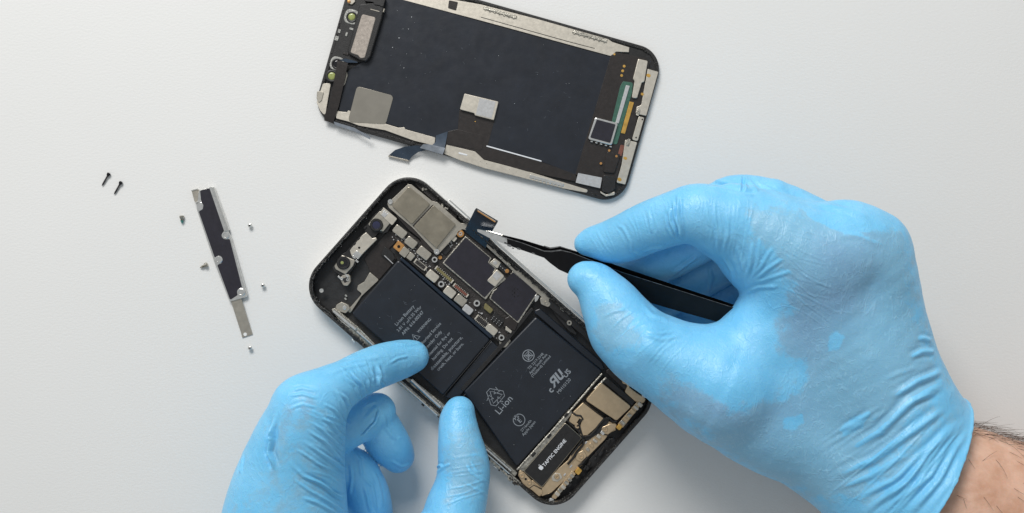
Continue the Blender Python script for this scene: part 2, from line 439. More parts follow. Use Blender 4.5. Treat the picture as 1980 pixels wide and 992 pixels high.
# ------------------------------------------------------------------ the table
def table_material():
    m = bpy.data.materials.new('table_white'); m.use_nodes = True; nt = m.node_tree; b = nt.nodes['Principled BSDF']
    b.inputs['Base Color'].default_value = (0.72, 0.715, 0.70, 1); b.inputs['Roughness'].default_value = 0.55; b.inputs['Specular IOR Level'].default_value = 0.25
    tc = nt.nodes.new('ShaderNodeTexCoord'); mp = nt.nodes.new('ShaderNodeMapping'); mp.inputs['Scale'].default_value = (0.75, 1.25, 1)
    mp.inputs['Rotation'].default_value = (0, 0, R(-12))
    nt.links.new(tc.outputs['Object'], mp.inputs['Vector'])
    n = nt.nodes.new('ShaderNodeTexNoise'); n.inputs['Scale'].default_value = 9.0; n.inputs['Detail'].default_value = 4; n.inputs['Roughness'].default_value = 0.6
    nt.links.new(mp.outputs[0], n.inputs['Vector'])
    bp = nt.nodes.new('ShaderNodeBump'); bp.inputs['Strength'].default_value = 0.28; bp.inputs['Distance'].default_value = 0.03
    nt.links.new(n.outputs['Fac'], bp.inputs['Height']); nt.links.new(bp.outputs[0], b.inputs['Normal'])
    n2 = nt.nodes.new('ShaderNodeTexNoise'); n2.inputs['Scale'].default_value = 0.12; n2.inputs['Detail'].default_value = 3
    nt.links.new(tc.outputs['Object'], n2.inputs['Vector'])
    mx = nt.nodes.new('ShaderNodeMix'); mx.data_type = 'RGBA'; mx.inputs['A'].default_value = (0.715, 0.715, 0.70, 1); mx.inputs['B'].default_value = (0.745, 0.742, 0.73, 1)
    nt.links.new(n2.outputs['Fac'], mx.inputs['Factor']); nt.links.new(mx.outputs['Result'], b.inputs['Base Color'])
    MATS['table_white'] = m
table_material()
t = raw('table_top', [(-60, -45, 0), (60, -45, 0), (60, 45, 0), (-60, 45, 0), (-60, -45, -2), (60, -45, -2), (60, 45, -2), (-60, 45, -2)],
        [(0, 1, 2, 3), (7, 6, 5, 4), (0, 4, 5, 1), (1, 5, 6, 2), (2, 6, 7, 3), (3, 7, 4, 0)], 'table_white', smooth=0)
tag(t, 'off white work table with a fine pebbled grain', None, kind='structure')


# ------------------------------------------------------------------ the display, lying face down
DA = 15.8                                            # photo angle of its long side
dc = W(944, 163.7, 0.2)
disp = thing('display_assembly', (dc[0], dc[1], 0), 'detached black phone screen lying face down with its inner side up, above the opened phone', 'phone screen')
DL, DW = 624.5/K*(D-.2)/D, 308/K*(D-.2)/D
sweep('glass_panel', dc, DL, DW, 1.06, DA, [(0.10, 0.0), (0.03, 0.012), (0.0, 0.05), (0.0, 0.09)], 'glass_black', disp, cap=True)
sweep('screen_frame', dc, DL, DW, 1.06, DA, [(0.012, 0.092), (0.012, 0.17), (0.03, 0.2), (0.10, 0.205), (0.16, 0.20), (0.165, 0.15)], 'black_plastic', disp, cap=True)
T = lambda x, y: (x, y)
dq = lambda name, px, z0, z1, m, par=disp, r=0, **kw: prism(name, px, z0, z1, m, par, r, **kw)
bp = dq('backing_plate', [(772, -6), (786, -4), (930, 10), (1040, 38), (1176, 75), (1186, 83), (1217, 92), (1216, 101), (1190, 99), (1184, 108), (1120, 92), (1000, 59), (930, 41), (800, 6), (772, -2)][0:1] + [(800, -14), (930, 8.5), (1040, 37), (1176, 75.5), (1184, 81), (1217, 91.5), (1216, 101), (1191, 100), (1183, 109), (1120, 92), (1000, 59), (930, 40), (772, -2)], 0.15, 0.222, 'beige_metal')
dq('plate_seam', [(930, 32.5), (1100, 80), (1150, 93), (1150, 94.2), (1100, 81.4), (930, 33.8)], 0.2, 0.2255, 'black_flex', bp, bevel=0)
dq('plate_gap', [(868, 0), (886, 4), (882, 21), (866, 16)], 0.2, 0.228, 'black_flex', bp, r=2)
# spring clips along the upper edge
def clip(x0, y0, x1, y1, z, m='dirty_steel', n=7):
    a = math.degrees(math.atan2(y1-y0, x1-x0)); L = math.hypot(x1-x0, y1-y0); c = ((x0+x1)/2, (y0+y1)/2)
    o = block('spring_clip', c, L, 6, a, 0.2, z, m, disp, r=1, bevel=0.015)
    for k in range(n):
        f = (k+0.5)/n; block('clip_tooth', (x0+(x1-x0)*f-1.2, y0+(y1-y0)*f+3.8), 3.2, 3.0, a, 0.2, z-0.02, m, o)
    return o
clip(935, 14, 999, 33, 0.27); clip(1107, 60, 1174, 79, 0.27); clip(1024, 340, 1090, 358, 0.27, 'steel', 9)
# dark film over the back of the panel
film = dq('panel_film', [(742, -14), (772, -3), (800, 6), (930, 41.5), (1000, 60.5), (1120, 93.5), (1181, 110), (1150, 214), (1113, 338), (1048, 313), (941, 283), (956, 231), (889, 211), (884, 262), (846, 268), (800, 254), (746, 239), (690, 224), (655, 214), (668, 140), (700, 120)], 0.15, 0.232, 'film', bevel=0.01)
# black flexible board on the right and along the lower edge
rf = dq('flex_board', [(1181, 107), (1192, 101), (1249, 113), (1256, 122), (1246, 200), (1232, 226), (1226, 262), (1207, 290), (1192, 352), (1160, 350), (1112, 338), (1149, 216)], 0.15, 0.24, 'black_flex', r=2)
lf = dq('flex_board', [(884, 262), (888, 212), (957, 231), (943, 282), (1047, 313), (1113, 337), (1117, 352), (1020, 332), (936, 308), (919, 293), (862, 280), (846, 268)], 0.15, 0.238, 'black_flex', r=2)
dq('edge_strip', [(941, 281), (1047, 310.5), (1047, 312.8), (940.5, 283.3)], 0.2, 0.262, 'print_white', lf, bevel=0)
dq('flex_fold', [(884, 250), (935, 262), (933, 292), (864, 278), (858, 270), (866, 254)], 0.2, 0.248, 'black_flex', lf, r=6)
# lower edge metal
dq('edge_plate', [(863, 279.5), (919, 293), (936, 309), (1020, 331), (1088, 352), (1137, 367), (1135, 373), (1088, 364), (1000, 341), (936, 325), (890, 310), (858, 297)], 0.15, 0.234, 'beige_metal', r=3)
sl = dq('plate_slot', [(887, 294), (904, 298.5), (903.4, 301.5), (886, 297.2)], 0.2, 0.245, 'print_white', r=1.4)
dq('side_plate', [(648, 213), (655, 215.5), (671, 217), (673, 213), (677, 215), (746, 239.5), (771, 247), (782, 246), (784, 250), (842, 266), (840, 282), (800, 272), (745, 252), (694, 243), (673, 235), (650, 229)], 0.15, 0.236, 'beige_metal', r=2)
dq('heat_plate', [(690, 166), (761.5, 185), (746, 240), (672, 236)], 0.2, 0.262, 'mirror_steel', r=7, bevel=0.02)
# top-of-phone sensor strip, left end
sb = dq('sensor_bracket', [(672, -16), (748, -16), (742, 12), (738, 40), (714, 117), (700, 120), (686, 121), (660, 118), (640, 112), (652, 70), (662, 30)], 0.15, 0.30, 'black_plastic', r=4, bevel=0.03)
ep = dq('earpiece_housing', [(695, 8), (744, 2), (739, 34), (716, 110), (708, 119), (696, 117), (674, 105), (672, 98)], 0.2, 0.46, 'black_plastic', r=5, bevel=0.05)
dq('earpiece_speaker', [(700, 27), (727, 33.5), (705.5, 112), (697, 113), (692, 107), (677, 102)], 0.3, 0.50, 'speaker_mesh', ep, r=4, bevel=0.03)
dq('bracket_step', [(705, -8), (746, -6), (741, 14), (733, 10), (724, 9), (722, 4), (704, 2)], 0.3, 0.50, 'black_plastic', sb, r=3)
block('contact_tab', (742, 20), 7, 2.4, 106, 0.3, 0.50, 'grey_metal', sb)
block('contact_tab', (725, 20), 18, 1.4, 15, 0.3, 0.475, 'grey_metal', sb, bevel=0)
def sensor(c, r, lens, sq, m='glue'):
    g = block('sensor_window', c, sq, sq, 16, 0.2, 0.325, m, disp, r=sq*0.35, bevel=0.03)
    lathe('sensor_ring', c, [(rad(r*1.55, .3), 0.3), (rad(r*1.55, .3), 0.35), (rad(r*1.3, .3), 0.362), (rad(r*1.08, .3), 0.35), (rad(r*1.05, .3), 0.331)], 'black_plastic', g)
    lathe('sensor_lens', c, [(rad(r, .3), 0.332), (rad(r*.95, .3), 0.345), (rad(r*.6, .3), 0.352), (0.01, 0.354)], lens, g, smooth=60)
sensor((680, 32.5), 7.0, 'lens_green', 29); sensor((651.5, 123), 7, 'glass_black', 27); sensor((641.5, 147), 7.5, 'lens_green', 23, 'black_plastic')
dq('corner_plate', [(624, 162), (640, 160), (632, 205), (629, 225), (619, 214), (612, 198)], 0.15, 0.235, 'beige_metal', r=3)
dq('corner_clip', [(613, 176), (626, 178), (622, 194), (616, 199), (612, 190)], 0.2, 0.27, 'grey_metal', r=2)
dq('bracket_screw_plate', [(672, -4), (684, -6), (687, 3), (680, 9), (672, 6)], 0.2, 0.36, 'grey_metal', r=3)
lathe('brass_screw', (674.5, 2.5), [(0.07, 0.35), (0.07, 0.39), (0.05, 0.40), (0.01, 0.40)], 'copper', disp, 14)
for c, w, h in (((651, 74), 7, 9), ((680, 56), 9, 4), ((656, 60), 5, 7), ((670, 66), 4, 8), ((668, 104), 12, 4)):
    block('bracket_pad', c, w, h, 16, 0.28, 0.335, 'glue' if w != 12 else 'black_flex', sb, r=1)
# sensor ribbon, standing a little above the film
rb = loft('sensor_ribbon', [((652, 117), (673, 121), .42, .42, .02), ((651, 127), (671, 131), .42, .42, .02), ((644, 165), (663, 170), .36, .36, .02), ((636, 200), (655, 205), .31, .31, .02), ((627, 226), (646, 232), .27, .27, .02), ((627, 233), (644, 238), .24, .24, .03)], 'black_flex', disp)
loft('ribbon_fold', [((656, 116), (672, 121), .44, .44, .02), ((668, 113), (680, 121), .47, .45, .02), ((690, 119), (692, 121.5), .46, .45, .02)], 'flex_blue', rb)
dq('ribbon_tab', [(667, 138), (671, 139.5), (672, 146), (667, 163), (662, 167), (660, 165)], 0.22, 0.30, 'grey_metal', r=2)
# loose foil and connector tail hanging over the lower edge
loft('foil_strip', [((645, 235), (648, 242), .30, .27, .02), ((685, 247), (687, 254.5), .30, .26, .02), ((716, 264.5), (716, 270), .34, .30, .02)], 'foil_blue', disp)
tl = loft('connector_tail', [((751, 301), (790, 311), .10, .08, .025), ((764, 290), (797, 302), .15, .13, .025), ((783, 283.5), (809, 293.5), .24, .2, .025), ((806, 281), (826, 290), .31, .28, .025), ((828, 283), (840, 294), .33, .31, .025)], 'flex_blue', disp)
dq('tail_connector', [(750, 302.5), (752, 300.5), (790, 309.6), (790, 312.5)], 0.04, 0.125, 'grey_metal', tl)
loft('tail_fold', [((812, 286), (856, 299), .36, .34, .03), ((818, 279), (859, 291), .40, .38, .03), ((830, 279), (861, 286), .38, .37, .03)], 'foil_blue', tl)
loft('tail_sheet', [((843, 262), (866, 254), .26, .26, .02), ((842, 275), (861, 281), .30, .3, .02), ((836, 280), (858, 289), .37, .36, .02)], 'flex_blue', tl)
# shielded chip in the middle
ch = dq('display_chip', [(898, 180.7), (964, 196.5), (955, 232.5), (918, 223), (917, 219), (889, 211.5)], 0.2, 0.36, 'beige_metal', r=2, bevel=0.02)
dq('chip_label', [(927.5, 189.5), (958.5, 197), (950.5, 229), (920, 221)], 0.3, 0.366, 'label_grey', ch, r=1.5, bevel=0)
lathe('gold_contact', (919, 235), [(0.025, .23), (0.025, .245), (0.01, .247)], 'gold', disp, 10)
# right-hand connector board
for c in ((1207, 128), (1204, 137), (1202, 146)): lathe('gold_contact', c, [(rad(2.7, .2), .23), (rad(2.7, .2), .248), (0.02, .25)], 'gold', rf, 14)
lathe('gold_contact', (1188, 105), [(rad(2, .2), .23), (rad(2, .2), .248), (0.01, .25)], 'gold', rf, 10)
gb = dq('green_board', [(1204.5, 157), (1224, 159.5), (1222, 180), (1193, 280), (1184, 278), (1188, 240), (1183, 234), (1199, 168)], 0.2, 0.262, 'green_board', r=4)
dq('driver_strip', [(1210.5, 164.5), (1218, 166), (1196.5, 239), (1190, 237)], 0.22, 0.30, 'label_grey', gb, r=1)
dq('gold_strip', [(1217.5, 196), (1226, 198), (1208.5, 259), (1200.5, 257)], 0.22, 0.275, 'gold', disp, r=1)
dq('connector_shield', [(1234, 113.5), (1253, 117.5), (1246, 158), (1241, 160), (1232, 190), (1221.5, 189.5), (1227, 157), (1224, 152)], 0.22, 0.34, 'beige_metal', r=3, bevel=0.025)
sp1 = dq('side_plate', [(1252.5, 133), (1273, 139), (1249.5, 224), (1229, 219.5), (1231, 207), (1240, 203)], 0.15, 0.27, 'beige_metal', r=2)
sp2 = dq('side_plate', [(1209, 270), (1232, 275), (1209, 357), (1192, 353), (1202, 318)], 0.15, 0.27, 'beige_metal', r=2)
sp3 = dq('side_plate', [(1235, 225), (1246, 227), (1233, 273), (1222, 270)], 0.15, 0.29, 'beige_metal', r=3)
for c in ((1242, 231), (1230, 266)): lathe('plate_hole', c, [(rad(1.6, .3), .285), (rad(1.6, .3), .294)], 'black_plastic', sp3, 10)
for p, c, w in ((sp1, (1254, 146), 8), (sp1, (1242, 182), 6), (sp2, (1209, 306), 7), (sp2, (1198, 347), 8)): block('gold_pad', c, w, w*.8, 30, 0.25, .275, 'gold', p, r=w*.35, bevel=0)
for c in ((1234, 217), (1215, 275)): block('plate_spring', c, 6, 14, 16, .26, .31, 'dirty_steel', disp, r=2)
fc = dq('framed_chip', [(1151, 226.5), (1195.5, 238), (1183, 281.5), (1136.5, 269)], 0.2, 0.37, 'steel', r=4, bevel=0.03)
dq('chip_face', [(1154, 231), (1190.5, 240.7), (1180, 276.5), (1141, 266)], 0.3, 0.378, 'shield_film', fc, r=2, bevel=0)
for k in range(5): block('chip_tooth', (1144+k*9.2, 273.5+k*2.5), 4.5, 2.5, DA, .22, .33, 'steel', fc)
dq('paper_label', [(1118, 334.5), (1164, 343.5), (1160.6, 364), (1113, 353)], 0.22, 0.262, 'label_grey', r=1, bevel=0)
dq('flex_connector', [(1174, 293), (1200, 298), (1188, 335), (1166, 333)], 0.22, 0.31, 'black_flex', r=3)
dq('flex_connector', [(1167, 338), (1190, 342), (1190, 365), (1178, 374), (1163, 370)], 0.22, 0.33, 'black_plastic', r=4)
for c in ((1178, 291), (1162, 316), (1192, 302)): lathe('gold_contact', c, [(rad(2.4, .2), .23), (rad(2.4, .2), .318), (0.02, .32)], 'copper', disp, 10)
block('copper_patch', (1201, 291), 8, 22, 16, .22, .262, 'rust_red', disp, r=2)
dq('corner_spring', [(1160, 369), (1172, 376), (1190, 370), (1188, 377), (1172, 380), (1162, 374)], 0.2, 0.28, 'beige_metal', r=2)
# crumbs and scraps of adhesive left along the rim, dust on the film
def crumbs(name, parent, pts, zs, m, size, seed):
    r = random.Random(seed); v = []; f = []
    for x, y in pts:
        b = len(v); c = Vector(W(x, y, zs)); s_ = size*r.uniform(.4, 1.5)
        for k in range(5):
            q = k*1.257+r.uniform(-.5, .5); v.append(c+Vector((math.cos(q)*s_*r.uniform(.5, 1.4), math.sin(q)*s_*r.uniform(.5, 1.4), 0)))
        v.append(c+Vector((r.uniform(-.3, .3)*s_, r.uniform(-.3, .3)*s_, s_*r.uniform(.4, .9))))
        f += [(b+k, b+(k+1) % 5, b+5) for k in range(5)]
    return raw(name, v, f, m, parent, smooth=0, kind='stuff')
def on_rr(C, L, Wd, r, ang, ins, n, lo, hi, jit, seed):
    ring = densify(rr_outline(C, L-2*ins, Wd-2*ins, max(r-ins, .1), ang), 0.02); rr_ = random.Random(seed); out = []
    for _ in range(n):
        p = ring[int(rr_.uniform(lo, hi)*len(ring)) % len(ring)]; s = K*D/(D-.25)
        out.append((990+(p[0]+rr_.gauss(0, jit))*s, 496-(p[1]+rr_.gauss(0, jit))*s))
    return out
crumbs('glue_crumbs', disp, on_rr(dc, DL, DW, 1.06, DA, .13, 520, 0, 1, .025, 3), .205, 'gum', .035, 4)
rr_ = random.Random(11)
crumbs('dust_specks', disp, [(rr_.uniform(740, 1130), rr_.uniform(40, 300)) for _ in range(46) ] , .233, 'dust', .008, 5)
crumbs('dust_specks', disp, [(rr_.uniform(755, 800), rr_.uniform(10, 150)) for _ in range(7)] + [(796, 33), (756, 107), (964, 108)], .233, 'dust', .016, 6)

# ------------------------------------------------------------------ the opened phone
PA = 41.5; ZR = 0.72                                  # long side angle in the photo, rim height
pc = W(929, 660, ZR)
phone = thing('opened_phone', (pc[0], pc[1], 0), 'opened black smartphone without its screen, showing batteries and circuit boards', 'phone')
PL, PW = 671/K*(D-ZR)/D, 322/K*(D-ZR)/D
sweep('steel_band', pc, PL, PW, 1.28, PA, [(0.13, 0.0), (0.05, 0.05), (0.012, 0.16), (0.0, 0.30), (0.0, 0.44), (0.012, 0.56), (0.035, 0.625), (0.13, 0.63)], 'steel', phone)
sweep('rim_gasket', pc, PL, PW, 1.28, PA, [(0.034, 0.60), (0.03, 0.66), (0.05, 0.705), (0.10, 0.72), (0.16, 0.715), (0.185, 0.68), (0.19, 0.24)], 'black_plastic', phone)
sweep('back_shell', pc, PL, PW, 1.28, PA, [(0.14, 0.01), (0.14, 0.26)], 'cavity', phone, cap=True)
pq = lambda name, px, z0, z1, m, par=phone, r=0, **kw: prism(name, px, z0, z1, m, par, r, **kw)
ZB = 0.25
# sticky residue round the rim
def rr_path(ins, lo, hi, z, amp, seed, step=0.05):
    ring = densify(rr_outline(pc, PL-2*ins, PW-2*ins, 1.28-ins, PA), step); n = len(ring); r = random.Random(seed)
    i0, i1 = int(lo*n), int(hi*n); return [(ring[i % n][0]+r.gauss(0, amp), ring[i % n][1]+r.gauss(0, amp), z+r.gauss(0, amp*.6)) for i in range(i0, i1)]
for lo, hi, ins, sd in ((0.02, .25, .10, 1), (.26, .40, .11, 2), (.41, .58, .10, 3), (.60, .78, .10, 4), (.80, .98, .11, 5), (.42, .62, .17, 7), (.05, .30, .18, 6)):
    p = rr_path(ins, lo, hi, ZR-.005, .016, sd); r = random.Random(sd)
    tube('adhesive_strip', p, [abs(r.gauss(.028, .012))+.006 for _ in p], 'gum', phone, 6, smooth=60)
crumbs('glue_crumbs', phone, on_rr(pc, PL, PW, 1.28, PA, .10, 420, 0, 1, .03, 8), ZR, 'gum', .03, 9)
crumbs('glue_crumbs', phone, on_rr(pc, PL, PW, 1.28, PA, .12, 60, .40, .66, .05, 18), ZR, 'dust', .008, 19)
# metal rail pieces inside the long sides
rail = pq('side_rail', [(896, 425), (903, 421), (945, 458), (1001, 515), (1071, 577), (1135, 633), (1140, 650), (1120, 640), (1060, 586), (1000, 532), (940, 476), (905, 442)], ZB, .60, 'grey_metal', r=2)
pq('rail_channel', [(938, 462), (944, 461), (1000, 518), (1004, 523), (998, 524), (940, 470)], .5, .615, 'pcb', rail, r=2)
pq('rail_channel', [(1062, 575), (1070, 582), (1142, 645), (1170, 684), (1162, 684), (1126, 648), (1060, 592)], .4, .62, 'black_plastic', rail, r=2)
for c in ((957, 486), (968, 498), (983, 511), (1088, 598)): block('rail_clip', c, 9, 6, 42, .5, .645, 'dirty_steel', rail, r=1)
tube('rail_edge', [W(905, 428, .66), W(960, 476, .66), W(1001, 517, .66), W(1072, 580, .66), W(1130, 632, .66)], .03, 'steel', rail)
# left rail (side buttons) below the first battery
lr = pq('button_rail', [(640, 598), (648, 596), (692, 632), (720, 660), (780, 728), (800, 735), (858, 782), (930, 852), (1000, 914), (996, 922), (920, 858), (846, 796), (770, 726), (700, 662), (660, 626)], ZB, .60, 'dirty_steel', r=2)
for a, b, w in (((645, 601), (688, 637), 7), ((655, 617), (676, 634), 3), ((690, 640), (722, 668), 5), ((795, 735), (852, 787), 8), ((790, 742), (838, 786), 4), ((856, 786), (890, 818), 4), ((940, 868), (988, 910), 5)):
    tube('button_spring', [W(*a, .645), W(*b, .645)], rad(w/2, .6), 'steel', lr, 10)
r_ = random.Random(31)
for k in range(22):
    f = r_.random(); x, y = 648+f*345, 618+f*312
    block('rail_clip', (x+r_.uniform(-6, 5), y+r_.uniform(-4, 6)), r_.uniform(3, 9), r_.uniform(2, 5), 42+r_.uniform(-8, 8), .5, r_.uniform(.62, .68), r_.choice(['dirty_steel', 'black_plastic', 'steel', 'gum']), lr, r=.8)
fe = pq('frame_edge', [(866, 386), (870, 386), (1000, 501), (1140, 626), (1250, 722), (1247, 725), (1138, 629), (998, 506)], .6, .738, 'steel', bevel=.02)
pq('frame_edge', [(764, 738), (772, 731), (850, 800), (990, 918), (1008, 934), (1002, 941), (900, 850), (838, 797)], .6, .735, 'dirty_steel', r=2, bevel=.02)
for a, b, w in (((772, 738), (846, 803), 4), ((905, 846), (985, 916), 3.5)): tube('button_spring', [W(*a, .74), W(*b, .74)], rad(w/2, .7), 'steel', lr, 10)
r_ = random.Random(77)
for k in range(26):
    f = r_.random(); x, y = 768+f*235, 734+f*204
    block('rail_clip', (x+r_.uniform(-4, 5), y+r_.uniform(-4, 4)), r_.uniform(2.5, 8), r_.uniform(1.5, 4), 41+r_.uniform(-8, 8), .6, r_.uniform(.74, .77), r_.choice(['black_plastic', 'dirty_steel', 'gum', 'pcb']), lr, r=.6)
# ---- rear cameras at the top corner
cm = pq('camera_bracket', [(789, 356), (796, 357), (836, 389), (846, 391), (887, 428), (892, 432), (903, 430), (911, 438), (906, 446), (893, 443), (852, 487), (842, 492), (838, 484), (797, 440), (752, 402), (748, 392), (757, 386)], ZB, .62, 'grey_metal', r=4)
pq('camera_module', [(790, 360), (832, 395), (796, 434), (757, 398)], .4, .71, 'camera_metal', cm, r=4, bevel=.02)
pq('camera_module', [(838, 397), (881, 434), (844, 480), (800, 438)], .4, .72, 'camera_metal', cm, r=2, bevel=.015)
pq('module_shadow_gap', [(835.5, 396.5), (838.5, 396), (800, 439), (797.5, 436)], .5, .66, 'pcb', cm)
pq('camera_cable', [(765, 408), (772, 408), (796, 434), (800, 444), (840, 482), (838, 489), (820, 480), (812, 462), (790, 444), (768, 420)], ZB, .56, 'black_flex', r=2)
pq('corner_part', [(800, 351), (815, 352), (884, 415), (882, 425), (868, 418), (860, 406), (838, 389), (806, 360)], ZB, .50, 'pcb', r=3)
r_ = random.Random(5)
for k in range(16):
    f = r_.random(); block('corner_scrap', (812+f*66+r_.uniform(-5, 5), 357+f*60+r_.uniform(-4, 4)), r_.uniform(3, 8), r_.uniform(2, 5), r_.uniform(0, 90), .45, r_.uniform(.53, .62), r_.choice(['black_plastic', 'gum', 'pcb', 'dirty_steel']), phone, r=1)
def screw(c, r, z, m='steel', par=phone, dark='black_screw', name='screw'):
    s = lathe(name, c, [(rad(r, z), z-.12), (rad(r, z), z-.02), (rad(r*.86, z), z), (rad(r*.42, z), z-.003), (rad(r*.36, z), z-.05), (.004, z-.055)], m, par, 20)
    return s
def standoff(c, r, z, m='steel'):
    s = lathe('standoff', c, [(rad(r, z), ZB), (rad(r, z), z-.03), (rad(r*.88, z), z), (rad(r*.5, z), z), (rad(r*.42, z), z-.02), (rad(r*.42, z), z-.1), (.004, z-.1)], m, phone, 24)
    lathe('standoff_hole', c, [(rad(r*.40, z), z-.1), (rad(r*.40, z), z-.06), (.004, z-.055)], 'black_screw', s, 14)
    return s
screw((754.7, 390), 5.5, .68); screw((844.5, 486.5), 6, .68)
# ---- face camera strip along the top edge
fs = pq('sensor_tray', [(736, 404), (742, 400), (769, 424), (754, 440), (750, 448), (742, 452), (732, 449), (727, 456), (720, 464), (702, 484), (696, 492), (690, 500), (688, 512), (678, 526), (668, 538), (658, 533), (645, 524), (643, 517), (660, 492), (668, 488), (676, 480), (690, 463), (700, 453), (706, 448), (704, 442), (711, 432), (719, 420)], ZB, .55, 'black_plastic', r=3)
pq('sensor_bracket', [(721, 422), (735, 407), (757, 428), (741, 448), (724, 444), (711, 434)], .4, .62, 'grey_metal', fs, r=3, bevel=.025)
pq('sensor_bracket', [(661, 493), (687, 503), (683, 514), (668, 531), (649, 521), (646, 515)], .4, .62, 'grey_metal', fs, r=3, bevel=.025)
pq('middle_plate', [(700, 455), (708, 449), (720, 461), (727, 459), (729, 463), (704, 488), (697, 496), (688, 490), (680, 497), (676, 484)], .4, .60, 'beige_metal', fs, r=2, bevel=.02)
pq('middle_step', [(681, 492), (690, 484), (700, 492), (692, 502)], .4, .635, 'steel', fs, r=1.5)
pq('sensor_step', [(742, 401), (768, 423), (758, 436), (733, 413)], .4, .645, 'beige_metal', fs, r=2)
for k in range(3): block('sensor_mark', (742.5+k*3.2, 408+k*2.8), 1.3, 5, 45, .6, .652, 'print_white', fs, bevel=0)
block('sensor_mark', (743, 415), 9, 9, 42, .6, .655, 'label_grey', fs, r=2)
def front_cam(c, r, lens):
    b = lathe('camera_barrel', c, [(rad(r*1.12, .6), .5), (rad(r*1.12, .6), .68), (rad(r, .6), .71), (rad(r*.74, .6), .71), (rad(r*.66, .6), .68)], 'black_plastic', phone, 28)
    lathe('lens_or_glint', c, [(rad(r*.70, .6), .66), (rad(r*.70, .6), .685), (rad(r*.45, .6), .70), (.006, .706)], lens, b, 24, smooth=60)
    return b
front_cam((727.5, 435), 11.3, 'lens_blue'); fcb = front_cam((663.5, 508.5), 11.6, 'glass_black')
lathe('lens_or_glint', (661.5, 508), [(rad(3, .7), .70), (rad(3, .7), .715), (rad(1.6, .7), .722), (.004, .722)], 'lens_green', fcb, 14)  # yellow-green dot set on the black lens as a painted highlight
lathe('plate_hole', (694.5, 479), [(rad(2.2, .6), .57), (rad(2.2, .6), .608), (.004, .608)], 'black_screw', fs, 12)
for c in ((694, 462), (686, 472), (706, 440), (676, 482)): block('sensor_clip', c, 6, 4, 130, .4, .60, 'black_plastic', fs, r=1)
for c in ((684, 497), (690, 505), (656, 536), (671, 534)): block('sensor_clip', c, 7, 4, 40, .4, .625, 'steel', fs, r=1)
hk = pq('hook_bracket', [(657, 536), (668, 530), (677, 532), (678, 545), (672, 553), (664, 552), (660, 545)], ZB, .56, 'grey_metal', r=4)
pq('hook_slot', [(662, 539), (671, 535), (673, 544), (666, 548)], .4, .566, 'cavity', hk, r=2)
screw((660.5, 539), 3.4, .62); screw((621.5, 562), 4.6, .64); screw((672, 541), 3, .60)
# floor pieces beside the first battery
pq('adhesive_tab', [(715, 526), (733, 541), (699, 573), (680, 602), (676, 606), (672, 600), (700, 568), (690, 560), (692, 552), (704, 545)], ZB, .36, 'grey_metal', r=3)
pq('flex_sheet', [(752, 445), (770, 456), (764, 470), (752, 480), (768, 500), (733, 541), (716, 526), (704, 500), (730, 470)], ZB, .33, 'black_flex', r=3)
pq('cable_guide', [(744, 476), (760, 490), (764, 500), (756, 508), (736, 492)], ZB, .44, 'black_plastic', r=2)
tube('cable_edge', [W(743, 494, .46), W(760, 510, .46)], .022, 'label_grey', phone)
sk = pq('flash_bracket', [(650, 590), (660, 584), (674, 590), (677, 598), (668, 606), (655, 602), (648, 598)], ZB, .48, 'grey_metal', r=3)
lathe('bracket_dimple', (666, 595), [(rad(4, .5), .47), (rad(4, .5), .49), (rad(2.4, .5), .50), (.004, .497)], 'steel', sk, 16)
for c in ((669, 572), (668, 578)): block('bright_scrap', c, 5, 3, 50, ZB, .33, 'glue', phone, r=1)
# ---- batteries
def battery(px, z, text):
    b = pq('battery', px, ZB, z, 'battery_wrap', r=5, bevel=.07); return b
b1 = battery([(770, 502), (948, 657), (857, 766), (679, 607)], .60, 0)
b2 = battery([(1036, 612), (1166, 717), (999, 904), (896, 758)], .60, 0)
pq('battery_fold', [(772, 501), (776, 497), (953, 650), (949, 656)], .3, .56, 'flex_dark_blue', b1, r=2, bevel=.03)
pq('battery_flap', [(950, 659), (969, 676), (882, 774), (860, 768)], ZB, .50, 'battery_wrap', b1, r=3, bevel=.03)
pq('battery_flap', [(1030, 602), (1044, 596), (1164, 700), (1170, 714), (1160, 716)], ZB, .50, 'battery_wrap', b2, r=4, bevel=.04)
tube('battery_seam', [W(949, 658, .6), W(856, 767, .6)], .018, 'black_plastic', b1)
tube('battery_seam', [W(975, 678, .55), W(886, 778, .55)], .03, 'black_plastic', b2)
pq('battery_wall', [(1028, 594), (1032, 598), (976, 668), (896, 757), (890, 752), (972, 660)], ZB, .53, 'black_plastic', r=2)
for a, b in (((1164, 722), (1104, 792)), ((1104, 792), (1000, 908)), ((1172, 730), (1150, 752))):
    tube('battery_gap_wall', [W(*a, .5), W(*b, .5)], .05, 'dirty_steel', phone)
ZT = .6025
def L2(c, u, pts):  # local marks: u = reading direction in px, y up from the line
    n = math.hypot(*u); ux, uy = u[0]/n, u[1]/n; return [(c[0]+x*ux+y*uy, c[1]+x*uy-y*ux) for x, y in pts]
U = (.68, -.735)
def line(par, t_, p, q, bold=.004, m='print_grey', z=ZT):
    k = Ink(); k.text(t_, p, q, z, bold); return k.build('printed_line', m, par)
for t_, p, q in (('Li-ion Battery', (767.4, 630.3), (802, 593)), ('APN: 616-00347', (780, 648.7), (820, 604.5)),
                 ('WARNING', (809.4, 644.5), (834, 618.2)), ('Authorized Service', (809.3, 675), (853.5, 626.3)), ('Provider Only', (823, 678), (855, 642)), ('Potential for fire or', (827.5, 692), (871.6, 644.3)),
                 ('burning. Do not', (838.4, 697), (876.5, 655.4)), ('disassemble, puncture,', (835.5, 716.5), (895, 653.2)), ('crush, heat, or burn.', (848, 717.4), (897.3, 665.4))):
    line(b1, t_, p, q)
k = Ink(); k.text('3.81 V', (770.6, 642), (785, 626.7), ZT); k.text('10.35 Whr', (791.5, 620), (815.8, 594.3), ZT)
